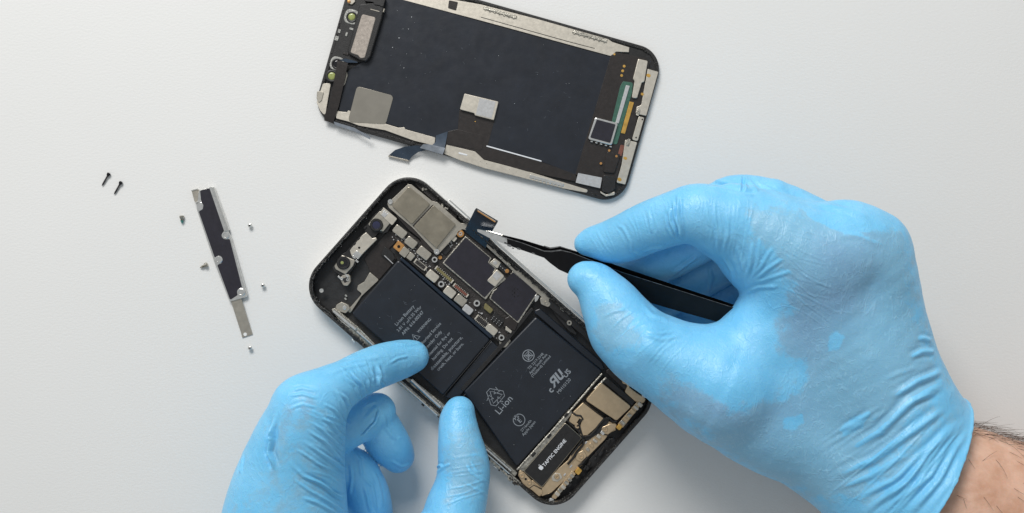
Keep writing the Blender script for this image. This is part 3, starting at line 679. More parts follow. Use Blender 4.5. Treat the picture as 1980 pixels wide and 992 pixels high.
k.stroke([(786.3, 623.7), (790.2, 619.5)], ZT, 1.0)
for f in (0, 1, 2): k.stroke([(787.6+f*1.5, 625.3-f*1.6), (788.3+f*1.5, 624.5-f*1.6)], ZT, .9)
k.build('printed_line', 'print_grey', b1)
k = Ink()
k.stroke(L2((803, 652.5), U, [(-7.5, -5.5), (7.5, -5.5), (0, 8)]), ZT, 1.5, True)
k.stroke(L2((803, 652.5), U, [(0, -1), (0, 4)]), ZT, 1.5); k.stroke(L2((803, 652.5), U, [(0, -3.6), (0, -2.2)]), ZT, 1.5)
k.build('warning_triangle', 'print_grey', b1)
for t_, p, q in (('TIS 2217-2548', (1023, 715.2), (1051.6, 685)), ('Apple South Asia', (1026, 724), (1058.7, 686)), ('(Thailand) Limited', (1030, 729.8), (1065.3, 690)), ('MH10120', (1081, 761.7), (1104.5, 734.6)),
                 ('Li-ion', (966, 801.8), (992, 771.8)), ('2716mAh', (1009.5, 835.2), (1028.4, 814.3)), ('Apple Japan', (1012.4, 843.6), (1036, 816.6))):
    line(b2, t_, p, q)
k = Ink(); k.text('c', (1066.3, 760.5), (1071, 755), ZT, .03); k.text('US', (1094.7, 731), (1104.8, 718.4), ZT, .02)
rc = (1072.5, 749.5)                                   # joined reversed R and U, drawn as slanted strokes
def sl(pts): return L2(rc, U, [(x+y*.18, y) for x, y in pts])
k.fill(sl([(10, 0), (14.5, 0), (14.5, 19), (5, 19), (1, 17), (-.5, 12.5), (1, 9), (3.4, 7.6), (-2.5, 0), (2.6, 0), (7.4, 7), (10, 7)]), ZT)
k.fill(sl([(16, 19), (20.3, 19), (20.3, 6), (21.5, 4), (24, 4), (25.2, 6), (25.2, 19), (29.5, 19), (29.5, 4.5), (27, .8), (23.5, 0), (19, .6), (16.4, 3.4)]), ZT)
k.build('approval_mark', 'print_grey', b2)
k = Ink(); k.fill(sl([(4.5, 15.2), (10, 15.2), (10, 10.8), (5, 10.8), (3.6, 13)]), ZT+.001); k.build('mark_counter', 'battery_wrap', b2)
k = Ink(); k.circle((1021.7, 687.6), 11, ZT, 1.5)
for s_ in (6.2, 3): k.stroke(L2((1021.7, 687.6), U, [(-s_, -s_), (s_, -s_), (s_, s_), (-s_, s_)]), ZT+.0004*s_, 1.3, True)
k.stroke(L2((1021.7, 687.6), U, [(-6, -6), (6, 6)]), ZT+.004, 1.2); k.stroke(L2((1021.7, 687.6), U, [(-6, 6), (6, -6)]), ZT+.0045, 1.2)
k.build('standard_mark', 'print_grey', b2)
k = Ink(); k.circle((1003.7, 812), 11.3, ZT, 1.3); k.text('PS', (997.5, 812.8), (1004.2, 805.6), ZT, .01); k.text('E', (1006, 817.8), (1009.6, 814), ZT, .01); k.build('safety_mark', 'print_grey', b2)
rc = (957.5, 766.5); k = Ink()                         # three chasing arrows
for a in (90, 210, 330):
    def rot(p): 
        q = R(a-90); return (p[0]*math.cos(q)-p[1]*math.sin(q), p[0]*math.sin(q)+p[1]*math.cos(q))
    arrow = [(-11, 1.5), (-4.5, 13.5), (3.5, 13.5), (8, 6.5), (11.5, 8.8), (10.2, -1), (1.2, 3.2), (4.3, 4.6), (.5, 10.5), (-6.5, -.5)]
    k.stroke(L2(rc, U, [rot((x*1.2, y*1.2+1.5)) for x, y in arrow]), ZT, 1.2, True)
k.build('recycling_symbol', 'print_grey', b2)
# ---- main board
pcb = pq('main_board', [(757, 445), (775, 438), (800, 455), (846, 492), (884, 446), (902, 444), (950, 490), (1044, 566), (1002, 632), (974, 668), (950, 650), (860, 566), (775, 492)], ZB, .44, 'pcb', r=3)
sA = pq('shield_can', [(900, 456), (951, 499), (946, 507), (960, 519), (955, 527), (968, 538), (974, 533), (979, 540), (953, 561), (939, 580), (855, 509)], .4, .555, 'dirty_steel', pcb, r=2, bevel=.02)
pq('shield_film', [(900.5, 459), (948, 499), (943, 507), (957, 519), (952, 527), (964, 541), (967, 545), (951, 560), (937, 575.5), (858.5, 508)], .5, .562, 'shield_film', sA, r=2, bevel=0)
sB = pq('shield_can', [(992, 524), (1042, 565), (1002, 626), (945.5, 577), (953, 562), (968, 553)], .4, .56, 'dirty_steel', pcb, r=2, bevel=.02)
pq('shield_film', [(991.5, 526), (1038.5, 565.5), (1000.5, 622), (948.5, 576.5), (955, 564)], .5, .567, 'shield_film', sB, r=2, bevel=0)
k = Ink(); r_ = random.Random(3)
cx, cy = 997.5, 566
for p in ([(-8, -8), (8, -8), (8, 8), (-8, 8)], ): k.stroke(L2((cx, cy), U, [(x*.9, y*.9) for x, y in p]), .5685, 1.5, True)
k.stroke(L2((cx, cy), U, [(-9, 2), (9, 2)]), .5685, 1.3); k.stroke(L2((cx, cy), U, [(-2, -9), (-2, 9)]), .5685, 1.3); k.stroke(L2((cx, cy), U, [(-8, -4), (4, 8)]), .5685, 1.2)
k.build('faint_stamp', 'print_dark', sB)
md = pq('shield_tab', [(957, 499), (969, 508), (962, 520), (946, 508)], .4, .61, 'beige_metal', pcb, r=2, bevel=.02)
lathe('tab_dimple', (957.5, 508), [(rad(3.8, .6), .605), (rad(3.8, .6), .62), (rad(2.6, .6), .628), (.004, .622)], 'steel', md, 16)
m2 = pq('sensor_chip', [(961, 520), (976, 534), (957, 555), (941, 543), (951, 532)], .4, .63, 'beige_metal', pcb, r=3, bevel=.025)
block('chip_plate', (960.5, 533.5), 13, 13, -48, .6, .636, 'label_grey', m2, r=1, bevel=0)
pq('dark_connector', [(969, 509), (984, 522), (978, 531), (964, 519)], .4, .57, 'black_plastic', pcb, r=2)
for c in ((968, 515), (972, 518.5), (976, 522)): block('solder_pad', c, 1.6, 1.6, 42, .5, .576, 'label_grey', pcb, bevel=0)
lathe('gold_contact', (980.5, 524), [(rad(4, .6), .5), (rad(4, .6), .585), (rad(2, .6), .59), (.004, .59)], 'copper', pcb, 12)
lathe('brass_standoff', (890.3, 452), [(rad(7.2, .6), .4), (rad(7.2, .6), .6), (rad(6.2, .6), .62), (rad(4.4, .6), .62), (rad(3.8, .6), .60)], 'copper', pcb, 24)
screw((890.3, 452), 4.2, .635)
block('component_shield', (877, 461), 10, 11, -50, .4, .56, 'beige_metal', pcb, r=1.5)
block('component_shield', (862, 482), 18, 15, -50, .4, .50, 'black_plastic', pcb, r=2)
# row of small shield covers along the first battery
for c, w, h, m in (((773, 448), 27, 17, 'grey_metal'), ((794.6, 469), 23, 17, 'grey_metal'), ((819.5, 489.5), 27, 18, 'grey_metal'), ((836, 534), 24, 17, 'beige_metal'), ((869.5, 565), 23, 17, 'beige_metal'), ((890.3, 580.5), 23, 17, 'grey_metal'), ((904.5, 599), 20, 14, 'label_grey'), ((951, 638), 22, 15, 'beige_metal')):
    block('shield_cover', c, w, h, 39, .4, .57, m, pcb, r=3, bevel=.025)
gp = block('gold_pad', (771, 476.5), 16, 17, 38, .4, .55, 'copper', pcb, r=2)
lathe('pad_hole', (771, 476.8), [(rad(3, .55), .54), (rad(3, .55), .558), (.004, .557)], 'black_screw', gp, 14)
block('chip_cover', (782, 487.5), 15, 17, 38, .4, .56, 'grey_metal', pcb, r=2); block('chip_cover', (794, 496), 12, 14, 38, .4, .56, 'grey_metal', pcb, r=2)
def connector(c, w, h, ang, m, n):
    o = block('board_connector', c, w, h, ang, .4, .555, 'black_plastic', pcb, r=1.5)
    i = block('connector_strip', c, w-5, h*.45, ang, .5, .568, m, o, r=1, bevel=.005)
    ca, sa = math.cos(R(ang)), math.sin(R(ang))
    for q in range(n):
        f = (q+.5)/n*(w-6)-(w-6)/2
        for sd in (-1, 1): block('connector_pin', (c[0]+f*ca-sd*h*.36*-sa*-1, c[1]+f*sa+sd*h*.36*ca), 1.3, h*.18, ang, .5, .562, 'beige_metal', i, bevel=0)
    for s_ in (-1, 1): block('connector_end', (c[0]+s_*(w/2-1.5)*ca, c[1]+s_*(w/2-1.5)*sa), 3, h*.8, ang, .5, .575, 'beige_metal', o, r=.6)
connector((859, 531), 44, 11, 41, 'olive', 9); connector((891, 561.5), 36, 10, 40, 'rust_red', 8); connector((813, 512), 28, 12, 38, 'pcb', 8); connector((932, 622), 30, 15, 40, 'pcb', 7)
pq('olive_chip', [(938, 585), (954, 599), (948, 607), (935, 596)], .4, .56, 'olive', pcb, r=2)
bk = pq('component_block', [(956, 604), (978, 619), (966, 632), (948, 616)], .4, .53, 'black_plastic', pcb, r=2)
for a in range(4):
    for b in range(3): block('solder_pad', (955+a*5-b*2.5, 612+a*4+b*3), 1.2, 1.2, 40, .5, .536, 'label_grey', bk, bevel=0)
pq('flex_loop', [(976, 616), (984, 611), (1002, 626), (996, 640), (972, 632)], ZB, .58, 'black_flex', r=3, bevel=.03)
pq('flex_loop_chip', [(978, 630), (990, 640), (988, 645), (977, 638)], .4, .595, 'beige_metal', r=1)
pq('corner_foot', [(964, 660), (972, 662), (984, 652), (988, 660), (978, 672), (968, 672)], ZB, .50, 'dirty_steel', r=2)
for c, r, z in (((840.3, 502), 6.2, .60), ((853, 549.5), 6.8, .60), ((922, 586.5), 7, .60), ((969.7, 653), 6.4, .60)): standoff(c, r, z)
lathe('gold_contact', (851, 498), [(rad(3.6, .5), .4), (rad(3.6, .5), .51), (.004, .51)], 'copper', pcb, 12)
r_ = random.Random(9); v = []; f = []                  # the tiny soldered parts between the shields
for _ in range(150):
    t0 = r_.random(); s0 = r_.uniform(-9, 9); c = (762+t0*205+s0*.7, 452+t0*200-s0*.7)
    if r_.random() < .25: c = (846+r_.uniform(0, 40), 500-r_.uniform(0, 44)+r_.uniform(-5, 5))
    vv, ff = prism_data([W(x, y, .46)[:2] for x, y in quad(c, r_.uniform(1.2, 3.6), r_.uniform(1, 2.4), 40+90*r_.randint(0, 1))], .43, r_.uniform(.45, .50), 0)
    f += [tuple(i+len(v) for i in q) for q in ff]; v += vv
raw('tiny_components', v, f, 'label_grey', pcb, smooth=0, kind='stuff')
pq('rail_lug', [(1043, 574), (1056, 578), (1066, 588), (1060, 594), (1046, 588)], .4, .63, 'grey_metal', r=4); screw((1056, 586), 4, .65, 'grey_metal')
pq('board_clip', [(1034, 570), (1044, 572), (1040, 580), (1034, 586)], .4, .60, 'steel', r=2)
screw((1101, 624.5), 5.2, .66, 'grey_metal')
pq('rail_wedge', [(1064, 592), (1080, 604), (1108, 634), (1120, 652), (1100, 640), (1074, 610)], ZB, .48, 'black_plastic', r=3)
# ---- lifted screen cable, its end held by the tweezers
cb = loft('screen_cable', [((897, 446), (939, 480), .56, .56, .02), ((901.5, 439), (941.5, 473), .68, .66, .02), ((907, 428), (946, 462), .86, .84, .02), ((912, 418), (953, 445), 1.02, 1.0, .02), ((918, 406), (962, 430), 1.18, 1.16, .02), ((921, 402), (963, 427), 1.20, 1.18, .03)], 'flex_dark_blue', phone)
pq('cable_connector', [(921.5, 402), (962.5, 427.5), (959.5, 433), (918.5, 407.5)], 1.17, 1.27, 'black_plastic', cb, r=2)
pq('connector_contacts', [(924.5, 406), (958.5, 427.4), (957, 430), (923, 408.6)], 1.2, 1.285, 'copper', cb, r=1, bevel=0)
pq('connector_edge', [(923, 405), (959, 427.5), (958.5, 428.3), (922.6, 405.8)], 1.2, 1.29, 'steel', cb, bevel=0)
# ---- bottom end: loudspeaker, vibration motor, charging flex
spk = pq('loudspeaker', [(1162, 739), (1221, 786), (1192, 814), (1132, 774)], ZB, .60, 'tan_metal', r=4, bevel=.025)
spb = pq('speaker_box', [(1128.5, 777), (1169, 809), (1150, 830), (1136, 842), (1123, 843), (1120, 832), (1125, 812), (1112, 806), (1107, 798)], ZB, .585, 'tan_metal', r=3, bevel=.025)
pq('speaker_corner', [(1107, 798), (1121, 809), (1112, 823), (1100, 815)], ZB, .60, 'tan_metal', r=3, bevel=.02)
pq('speaker_gasket', [(1119, 803), (1126, 806), (1125, 818), (1119, 820), (1124, 834), (1128, 846), (1142, 842), (1158, 826), (1172, 806), (1180, 808), (1176, 818), (1158, 838), (1136, 852), (1122, 846), (1114, 828), (1118, 815)], ZB, .55, 'black_plastic', r=3)
pq('speaker_trim', [(1166, 738), (1174, 730), (1228, 776), (1222, 785)], ZB, .52, 'black_plastic', r=2)
te = pq('vibration_motor', [(1093, 817), (1126, 846.5), (1048, 943), (1012, 911.5)], ZB, .56, 'camera_metal', r=3, bevel=.02)
pq('motor_label', [(1093, 818.8), (1124.4, 846.8), (1047.8, 941), (1013.8, 911.2)], .5, .572, 'black_plastic', te, r=3, bevel=.005)
k = Ink(); k.text('TAPTIC ENGINE', (1053, 903), (1095.5, 852.5), .5735, .016)
ac = (1046, 904.2)                                     # the fruit mark before the words
body = [(0, 3.4), (2.2, 4.2), (4.1, 2.8), (3.2, 1.6), (3.2, .2), (4.3, -1.2), (2.6, -4.2), (1.2, -4.5), (0, -4), (-1.2, -4.5), (-2.6, -4.2), (-4.2, -.8), (-4, 2.6), (-2.2, 4.2)]
k.fill(L2(ac, U, body), .5735); k.fill(L2(ac, U, [(0, 4.6), (.4, 6.4), (2.2, 7.4), (1.8, 5.4)]), .5735)
k.build('motor_print', 'print_white', te)
pq('motor_frame', [(1100, 791), (1108, 798), (1014, 912), (1002, 908)], ZB, .51, 'dirty_steel', r=2)
for c in ((1095, 803), (1062, 843), (1032, 879)): block('frame_clip', c, 10, 5, -50, .4, .56, 'black_plastic', phone, r=1.5)
cf = pq('charging_flex', [(1125, 858), (1110, 870), (1098, 890), (1068, 916), (1049, 943), (1030, 928), (1020, 938), (1030, 945), (1048, 960), (1066, 953), (1112, 910), (1126, 900), (1128, 890), (1136, 884), (1170, 850), (1178, 838), (1192, 832), (1186, 818), (1172, 812), (1160, 830), (1140, 850)], ZB, .50, 'tan_metal', r=3, bevel=.02)
pq('corner_bracket', [(1004, 908), (1014, 914), (1034, 936), (1050, 950), (1044, 962), (1028, 948), (1012, 938), (1002, 920)], ZB, .56, 'tan_metal', r=3, bevel=.02)
pq('flex_foot', [(1116, 876), (1128, 870), (1136, 882), (1124, 894), (1112, 888)], .3, .56, 'tan_metal', cf, r=4, bevel=.02)
pq('flex_foot', [(1164, 826), (1178, 820), (1194, 818), (1190, 830), (1176, 840), (1162, 838)], .3, .56, 'tan_metal', cf, r=4, bevel=.02)
pq('corner_bracket', [(1200, 726), (1214, 724), (1222, 738), (1216, 748), (1232, 760), (1250, 772), (1244, 780), (1228, 776), (1208, 758), (1214, 744), (1204, 742)], ZB, .56, 'tan_metal', r=4, bevel=.02)
pq('tab_strip', [(1066, 962), (1106, 910), (1114, 916), (1074, 966)], .3, .53, 'tan_metal', cf, r=2)
pq('tab_strip', [(1194, 820), (1236, 772), (1244, 778), (1204, 828)], .3, .53, 'tan_metal', cf, r=2)
def tabs(a, b, n, m='dirty_steel', w=7, h=10):
    an = math.degrees(math.atan2(b[1]-a[1], b[0]-a[0]))
    for i in range(n):
        f = (i+.5)/n; block('contact_tab', (a[0]+(b[0]-a[0])*f+r_.uniform(-1, 1), a[1]+(b[1]-a[1])*f+r_.uniform(-1, 1)), w*r_.uniform(.75, 1.15), h*r_.uniform(.75, 1.1), an+r_.uniform(-6, 6), .4, r_.uniform(.55, .61), r_.choice([m, 'beige_metal', 'grey_metal', 'tan_metal']), phone, r=1.2)
tabs((1074, 958), (1110, 918), 6, w=6.4); tabs((1132, 874), (1168, 832), 5, 'steel', 6, 9); tabs((1200, 822), (1240, 778), 6, w=6.4)
block('gold_contact', (1118.5, 911.5), 12, 10, -50, .4, .61, 'gold', phone, r=2); block('gold_contact', (1197.5, 826), 10, 9, -50, .4, .61, 'gold', phone, r=2)
for c, r in (((1009.5, 920), 5.4), ((1023.5, 933.5), 5), ((1124, 883), 5), ((1170.5, 830.5), 5), ((1116.5, 823.5), 5.4), ((1208.5, 733.5), 5.4), ((1077, 922.5), 5)): screw(c, r, .60, 'tan_metal')
for c in ((1066, 969.5), (1247, 764)): screw(c, 6.2, .68)
lathe('flex_hole', (1016.5, 926.5), [(rad(2.4, .6), .55), (rad(2.4, .6), .568), (.004, .568)], 'black_screw', phone, 12)
pq('port_block', [(1138, 890), (1172, 852), (1186, 846), (1194, 856), (1150, 904), (1132, 904)], ZB, .40, 'black_plastic', r=5)
r_ = random.Random(12)
for k_ in range(18):
    f = r_.random(); block('port_scrap', (1092+f*122+r_.uniform(-5, 5), 950-f*137+r_.uniform(-5, 5)), r_.uniform(4, 11), r_.uniform(3, 6), -50+r_.uniform(-20, 20), .35, r_.uniform(.44, .52), r_.choice(['black_plastic', 'black_flex', 'pcb', 'cavity']), phone, r=1)
pq('side_flex', [(1170, 718), (1180, 712), (1226, 752), (1222, 762), (1206, 752)], ZB, .45, 'black_flex', r=2)
crumbs('dust_specks', phone, [(rr_.uniform(690, 940), rr_.uniform(540, 740)) for _ in range(26)], .6, 'dust', .007, 25)
crumbs('dust_specks', phone, [(rr_.uniform(930, 1130), rr_.uniform(640, 860)) for _ in range(26)], .6, 'dust', .007, 26)

def scuffs(par, pts, z, seed, L=(3, 9)):
    k = Ink(); r = random.Random(seed)
    for i, (x, y) in enumerate(pts):
        a = r.uniform(0, 6.28); l = r.uniform(*L); b_ = r.uniform(-.5, .5)
        k.stroke([(x, y), (x+l*.5*math.cos(a), y+l*.5*math.sin(a)), (x+l*(.5*math.cos(a)+.5*math.cos(a+b_)), y+l*(.5*math.sin(a)+.5*math.sin(a+b_)))], z+.0006*i/len(pts), r.uniform(.35, .7))
    o = k.build('fine_scuffs', 'scuff', par); o['kind'] = 'stuff'
scuffs(phone, [(rr_.uniform(700, 930), rr_.uniform(560, 720)) for _ in range(150) if 1][:0]+[(x, y) for x, y in ((rr_.uniform(690, 940), rr_.uniform(520, 750)) for _ in range(55)) if abs((x-814)*.75+(y-634)*.66) < 70 and abs(-(x-814)*.66+(y-634)*.75) < 60], .6012, 41)
scuffs(phone, [(x, y) for x, y in ((rr_.uniform(910, 1160), rr_.uniform(620, 890)) for _ in range(50)) if abs((x-1024)*.75+(y-748)*.66) < 75 and abs(-(x-1024)*.66+(y-748)*.75) < 75], .6012, 42)
scuffs(disp, [(rr_.uniform(760, 1110), rr_.uniform(60, 250)) for _ in range(16)], .2335, 43, (2, 7))

def gap(pts, z=.595, r=.04): tube('dark_gap_line', [W(x, y, z) for x, y in pts], r, 'black_plastic', phone, 6)  # black tubes added to draw the dark gaps between parts
gap([(1126, 776), (1150, 795), (1170, 810)], .60, .022)
gap([(1106, 797), (1114, 803), (1123, 804), (1127, 810), (1119, 818), (1122, 830), (1127, 845), (1141, 842), (1152, 831), (1158, 822), (1168, 810), (1178, 808), (1184, 815), (1193, 815)], .59, .045)
gap([(1096, 812), (1110, 826), (1126, 840), (1127, 850), (1118, 862), (1104, 880)], .56, .04)
gap([(1129, 848), (1128, 860), (1116, 874), (1110, 884), (1098, 898)], .55, .05)
gap([(1136, 884), (1126, 896), (1118, 902)], .55, .045)
gap([(1150, 836), (1160, 838), (1176, 842)], .55, .02)
gap([(1048, 946), (1032, 938), (1024, 944)], .565, .018)
for c_, w_, a_ in (((1140, 848), 5, -50), ((1133, 856), 6, -50), ((1104, 902), 7, -50), ((1092, 918), 6, -50), ((1184, 824), 6, -50)): block('solder_pad', c_, w_, 3, a_, .45, .525, 'label_grey', cf, r=.8)
pq('lug_plate', [(1066, 922), (1074, 914), (1084, 916), (1088, 924), (1078, 932), (1068, 930)], .4, .53, 'beige_metal', cf, r=4)

# ------------------------------------------------------------------ the bracket and loose screws on the left
brc = W(430, 480, 0)
br = thing('shield_bracket', (brc[0], brc[1], 0), 'long thin metal bracket covered with dark film, lying left of the opened phone', 'bracket')
bq = lambda name, px, z0, z1, m, r=0, par=br, **kw: prism(name, px, z0, z1, m, par, r, **kw)
bq('bracket_plate', [(384, 368), (411, 361), (441, 446), (446, 458), (478, 570), (477, 574), (444, 583.5), (416, 512), (411, 497), (380, 404)], .10, .17, 'steel', 3, bevel=.02)
bq('film_cover', [(386.8, 368.5), (406, 363.5), (433, 446), (428, 456), (436, 463), (444, 462), (468, 556), (459, 562), (459, 571), (445, 580), (420, 512.5), (428, 509), (429, 501), (424, 495.5), (415, 498), (384.5, 410), (391, 400), (389, 390)], .12, .178, 'shield_film', 2, bevel=0)
bq('side_wall', [(380, 404), (411, 497), (444, 583.5), (446, 583), (413, 497), (384, 404)], 0, .15, 'steel')
for w, z in ((2.6, .235), (8.5, .20)):
    tube('rolled_edge', [W(408 if w > 5 else 406.5, 362.5, z), W(437.5 if w > 5 else 435, 446, z)], .05 if w > 5 else .045, 'steel', br, 10)
bq('rail_strip', [(409, 361.5), (413, 361), (443, 445), (439, 447)], .05, .19, 'steel')
def ear(c, r, hole):
    e = lathe('screw_ear', c, [(rad(r, .2), .10), (rad(r, .2), .185), (rad(r*.9, .2), .20), (rad(r*.62, .2), .205), (rad(r*.5, .2), .12), (.004, .12)], 'steel', br, 22)
    lathe('ear_hole', c, [(rad(r*.5, .2), .10), (rad(r*.5, .2), .13), (.004, .13)], 'dirty_steel', e, 14)
ear((435.5, 455), 7.5, 0); ear((422.5, 502), 7.5, 1); ear((466, 565), 8, 0)
bq('screw_lug', [(416, 498), (424, 494), (429, 502), (424, 511), (418, 511)], .1, .19, 'steel', 3)
bq('end_lug', [(380, 394), (389, 389), (393.5, 397), (392, 405), (384, 409), (380, 404)], .1, .19, 'steel', 4, bevel=.02)
bq('end_tab', [(370, 368.5), (382.5, 365.5), (389.5, 389), (377, 393)], .02, .16, 'grey_metal', 1.5, bevel=.02)
tube('tab_fold', [W(370, 368.5, .17), W(383, 365.5, .17)], .03, 'steel', br); tube('tab_fold', [W(377, 392, .18), W(389.5, 388.5, .18)], .025, 'steel', br)
gs = loft('ground_strip', [((446, 581), (466, 575.5), .12, .12, .02), ((456, 612), (475.5, 606.5), .10, .10, .02), ((465.6, 642), (485.2, 636.2), .05, .05, .02), ((468.5, 653), (488.5, 646.5), .04, .04, .02)], 'grey_metal', br)
lathe('strip_hole', (474, 646.5), [(rad(3.4, .05), .03), (rad(3.4, .05), .056), (.004, .056)], 'table_white', gs, 16)

def lying_screw(name, head, tip, z, r_head, r_shank, m, label, group, tipm=None):
    a, b = Vector(W(*head, z)), Vector(W(*tip, r_shank+.01)); u = (b-a).normalized(); L = (b-a).length
    t_ = thing(name, (a.x, a.y, 0), label, 'screw', group)
    def turned(nm, prof, mm, par, n=14):
        e1 = u.cross(Vector((0, 0, 1))).normalized(); e2 = u.cross(e1); v = []; f = []
        for s_, r in prof:
            for q in range(n): v.append(a+u*s_+(e1*math.cos(2*math.pi*q/n)+e2*math.sin(2*math.pi*q/n))*r)
        for i in range(len(prof)-1):
            for q in range(n): f.append((i*n+q, i*n+(q+1) % n, (i+1)*n+(q+1) % n, (i+1)*n+q))
        f.append(tuple(range(n))); f.append(tuple(range((len(prof)-1)*n, len(prof)*n)))
        return raw(nm, v, f, mm, par)
    turned('screw_head', [(-.05, r_head*.5), (-.04, r_head*.9), (.0, r_head), (.05, r_head*.95), (.10, r_shank)], m, t_)
    pr = []; n = int(L/.05); 
    for i in range(n): s_ = .10+(L-.18)*i/n; pr += [(s_, r_shank*.82), (s_+(L-.18)/n*.5, r_shank*1.1)]
    pr += [(L-.08, r_shank*.8), (L, r_shank*.25)]
    cutn = int(len(pr)*.45) if tipm else len(pr)
    turned('screw_thread', pr[:cutn+1], m, t_)
    if tipm: turned('locking_patch', [(s_, r*1.08) for s_, r in pr[cutn:]], tipm, t_)
    return t_
lying_screw('long_screw', (210, 336.5), (197, 359.5), .075, .072, .034, 'black_screw', 'long black screw farther from the bracket, the upper of the two black ones', 'loose screws from the phone')
lying_screw('long_screw', (233.5, 353), (220.5, 376), .075, .072, .034, 'black_screw', 'long black screw nearer to the bracket, the lower of the two black ones', 'loose screws from the phone')
lying_screw('short_screw', (351.5, 419), (352.2, 432), .09, .10, .06, 'dirty_steel', 'short silver screw with teal thread lock on its tip', 'loose screws from the phone', 'teal_lock')
lying_screw('short_screw', (399, 512), (386.5, 518), .09, .10, .05, 'dirty_steel', 'short plain silver screw lying beside the middle of the film bracket', 'loose screws from the phone')
hs = thing('screw_head', W(482.6, 435.7, 0), 'tiny round silver screw beside the upper ear of the bracket', 'screw', 'round silver screws standing on their heads')
def head_screw(c, root):
    lathe('screw_dome', c, [(.035, 0), (.05, .06), (.088, .09), (.093, .12), (.085, .155), (.06, .175), (.04, .178), (.034, .15), (.004, .145)], 'steel', root, 20, smooth=50)
    block('screw_recess', c, 2.4, .9, 30, .15, .168, 'black_screw', root, bevel=0); block('screw_recess', c, 2.4, .9, 120, .15, .166, 'black_screw', root, bevel=0)
hs.name = 'round_screw'
head_screw((482.6, 435.7), hs)
for c, lb in (((511.7, 553), 'tiny round silver screw between the lower half of the bracket and the opened phone'), ((487, 672.7), 'tiny round silver screw just below the pale strip end of the bracket')):
    o = hs.copy(); COL.objects.link(o); o.location = W(*c, 0); o.rotation_euler.z = c[0]; o['label'] = lb
    for chd in list(hs.children):
        q = chd.copy(); COL.objects.link(q); q.parent = o

# ------------------------------------------------------------------ tweezers
tz = W(1250, 560, 0)
tw = thing('tweezers', (tz[0], tz[1], 0), 'black metal tweezers with worn silver tips gripping the lifted screen cable', 'tweezers')
def zt(x): return 1.30+(x-923)*.0068
def arm(name, st, m, th, dz=0):
    return loft(name, [((xu, yu), (xl, yl), zt(xu)+dz, zt(xl)+dz-dd, th) for xu, yu, xl, yl, dd in st], m, tw, smooth=25)
arm('lower_arm', [(978, 459.5, 979, 473.2, .02), (1009, 469, 1009, 483.5, .03), (1052, 485, 1052, 498.5, .05), (1066, 485, 1064, 509, .08), (1083, 483, 1081, 521.5, .12), (1103, 488, 1100, 530, .15), (1201, 526, 1190, 566, .2), (1310, 561, 1300, 598, .25), (1419, 595, 1400, 626, .3), (1450, 606, 1440, 640, .3)], 'tweezer_black', .10)
arm('upper_arm', [(970, 453.6, 971, 462, .05), (1009, 463, 1009, 474, .05), (1050, 475.5, 1050, 488, .1), (1064, 479.5, 1062, 492, .1), (1082, 476.6, 1082, 492, .1), (1103, 482, 1103, 497, .1), (1201, 516, 1199, 532, .1), (1310, 553, 1308, 566, .1), (1419, 589, 1418, 602, .1), (1450, 600, 1448, 612, .1)], 'tweezer_black', .10, -.24)
t1 = arm('lower_tip', [(922.5, 443.5, 923.5, 448, .02), (930, 444.5, 932, 452.5, .02), (947, 449.5, 948, 461, .02), (980, 460, 981, 473.8, .02)], 'steel', .09)
arm('upper_tip', [(924, 443, 925, 447, .05), (945, 446.4, 946, 455, .05), (971, 453.6, 972, 462, .05)], 'steel', .08, -.14)
loft('worn_glint_edge', [((970, 457), (970, 458.4), zt(970)+.004, zt(970)+.003, .01), ((1009, 468.8), (1009, 470.2), zt(1009)+.004, zt(1009), .01), ((1052, 484.6), (1052, 486.4), zt(1052)+.004, zt(1052), .01), ((1066, 484.6), (1066, 487.6), zt(1066)+.005, zt(1066), .01), ((1084, 482.6), (1084, 485), zt(1084)+.005, zt(1084), .01), ((1104, 487.6), (1104, 488.8), zt(1104)+.004, zt(1104), .01), ((1201, 525.6), (1201, 526.4), zt(1201)+.004, zt(1201), .01), ((1419, 594.6), (1419, 595.4), zt(1419)+.004, zt(1419), .01)], 'tweezer_edge', tw)  # worn metal near the tip; further back a highlight drawn as pale strip
loft('worn_glint_edge', [((1052, 474.6), (1052, 476.4), zt(1052)-.23, zt(1052)-.23, .01), ((1064, 478.4), (1064, 481), zt(1064)-.23, zt(1064)-.23, .01), ((1083, 475.8), (1083, 477.6), zt(1083)-.23, zt(1083)-.23, .01), ((1110, 484.6), (1110, 485.6), zt(1110)-.23, zt(1110)-.23, .01)], 'tweezer_edge', tw)
r_ = random.Random(2)
for x, y in ((985, 475), (992, 480), (1003, 481), (1031, 490), (978, 470)): block('worn_chip', (x, y), r_.uniform(4, 8), r_.uniform(2, 4), 18, zt(x)-.03, zt(x)+.004, 'tweezer_edge', tw, r=1, bevel=0)

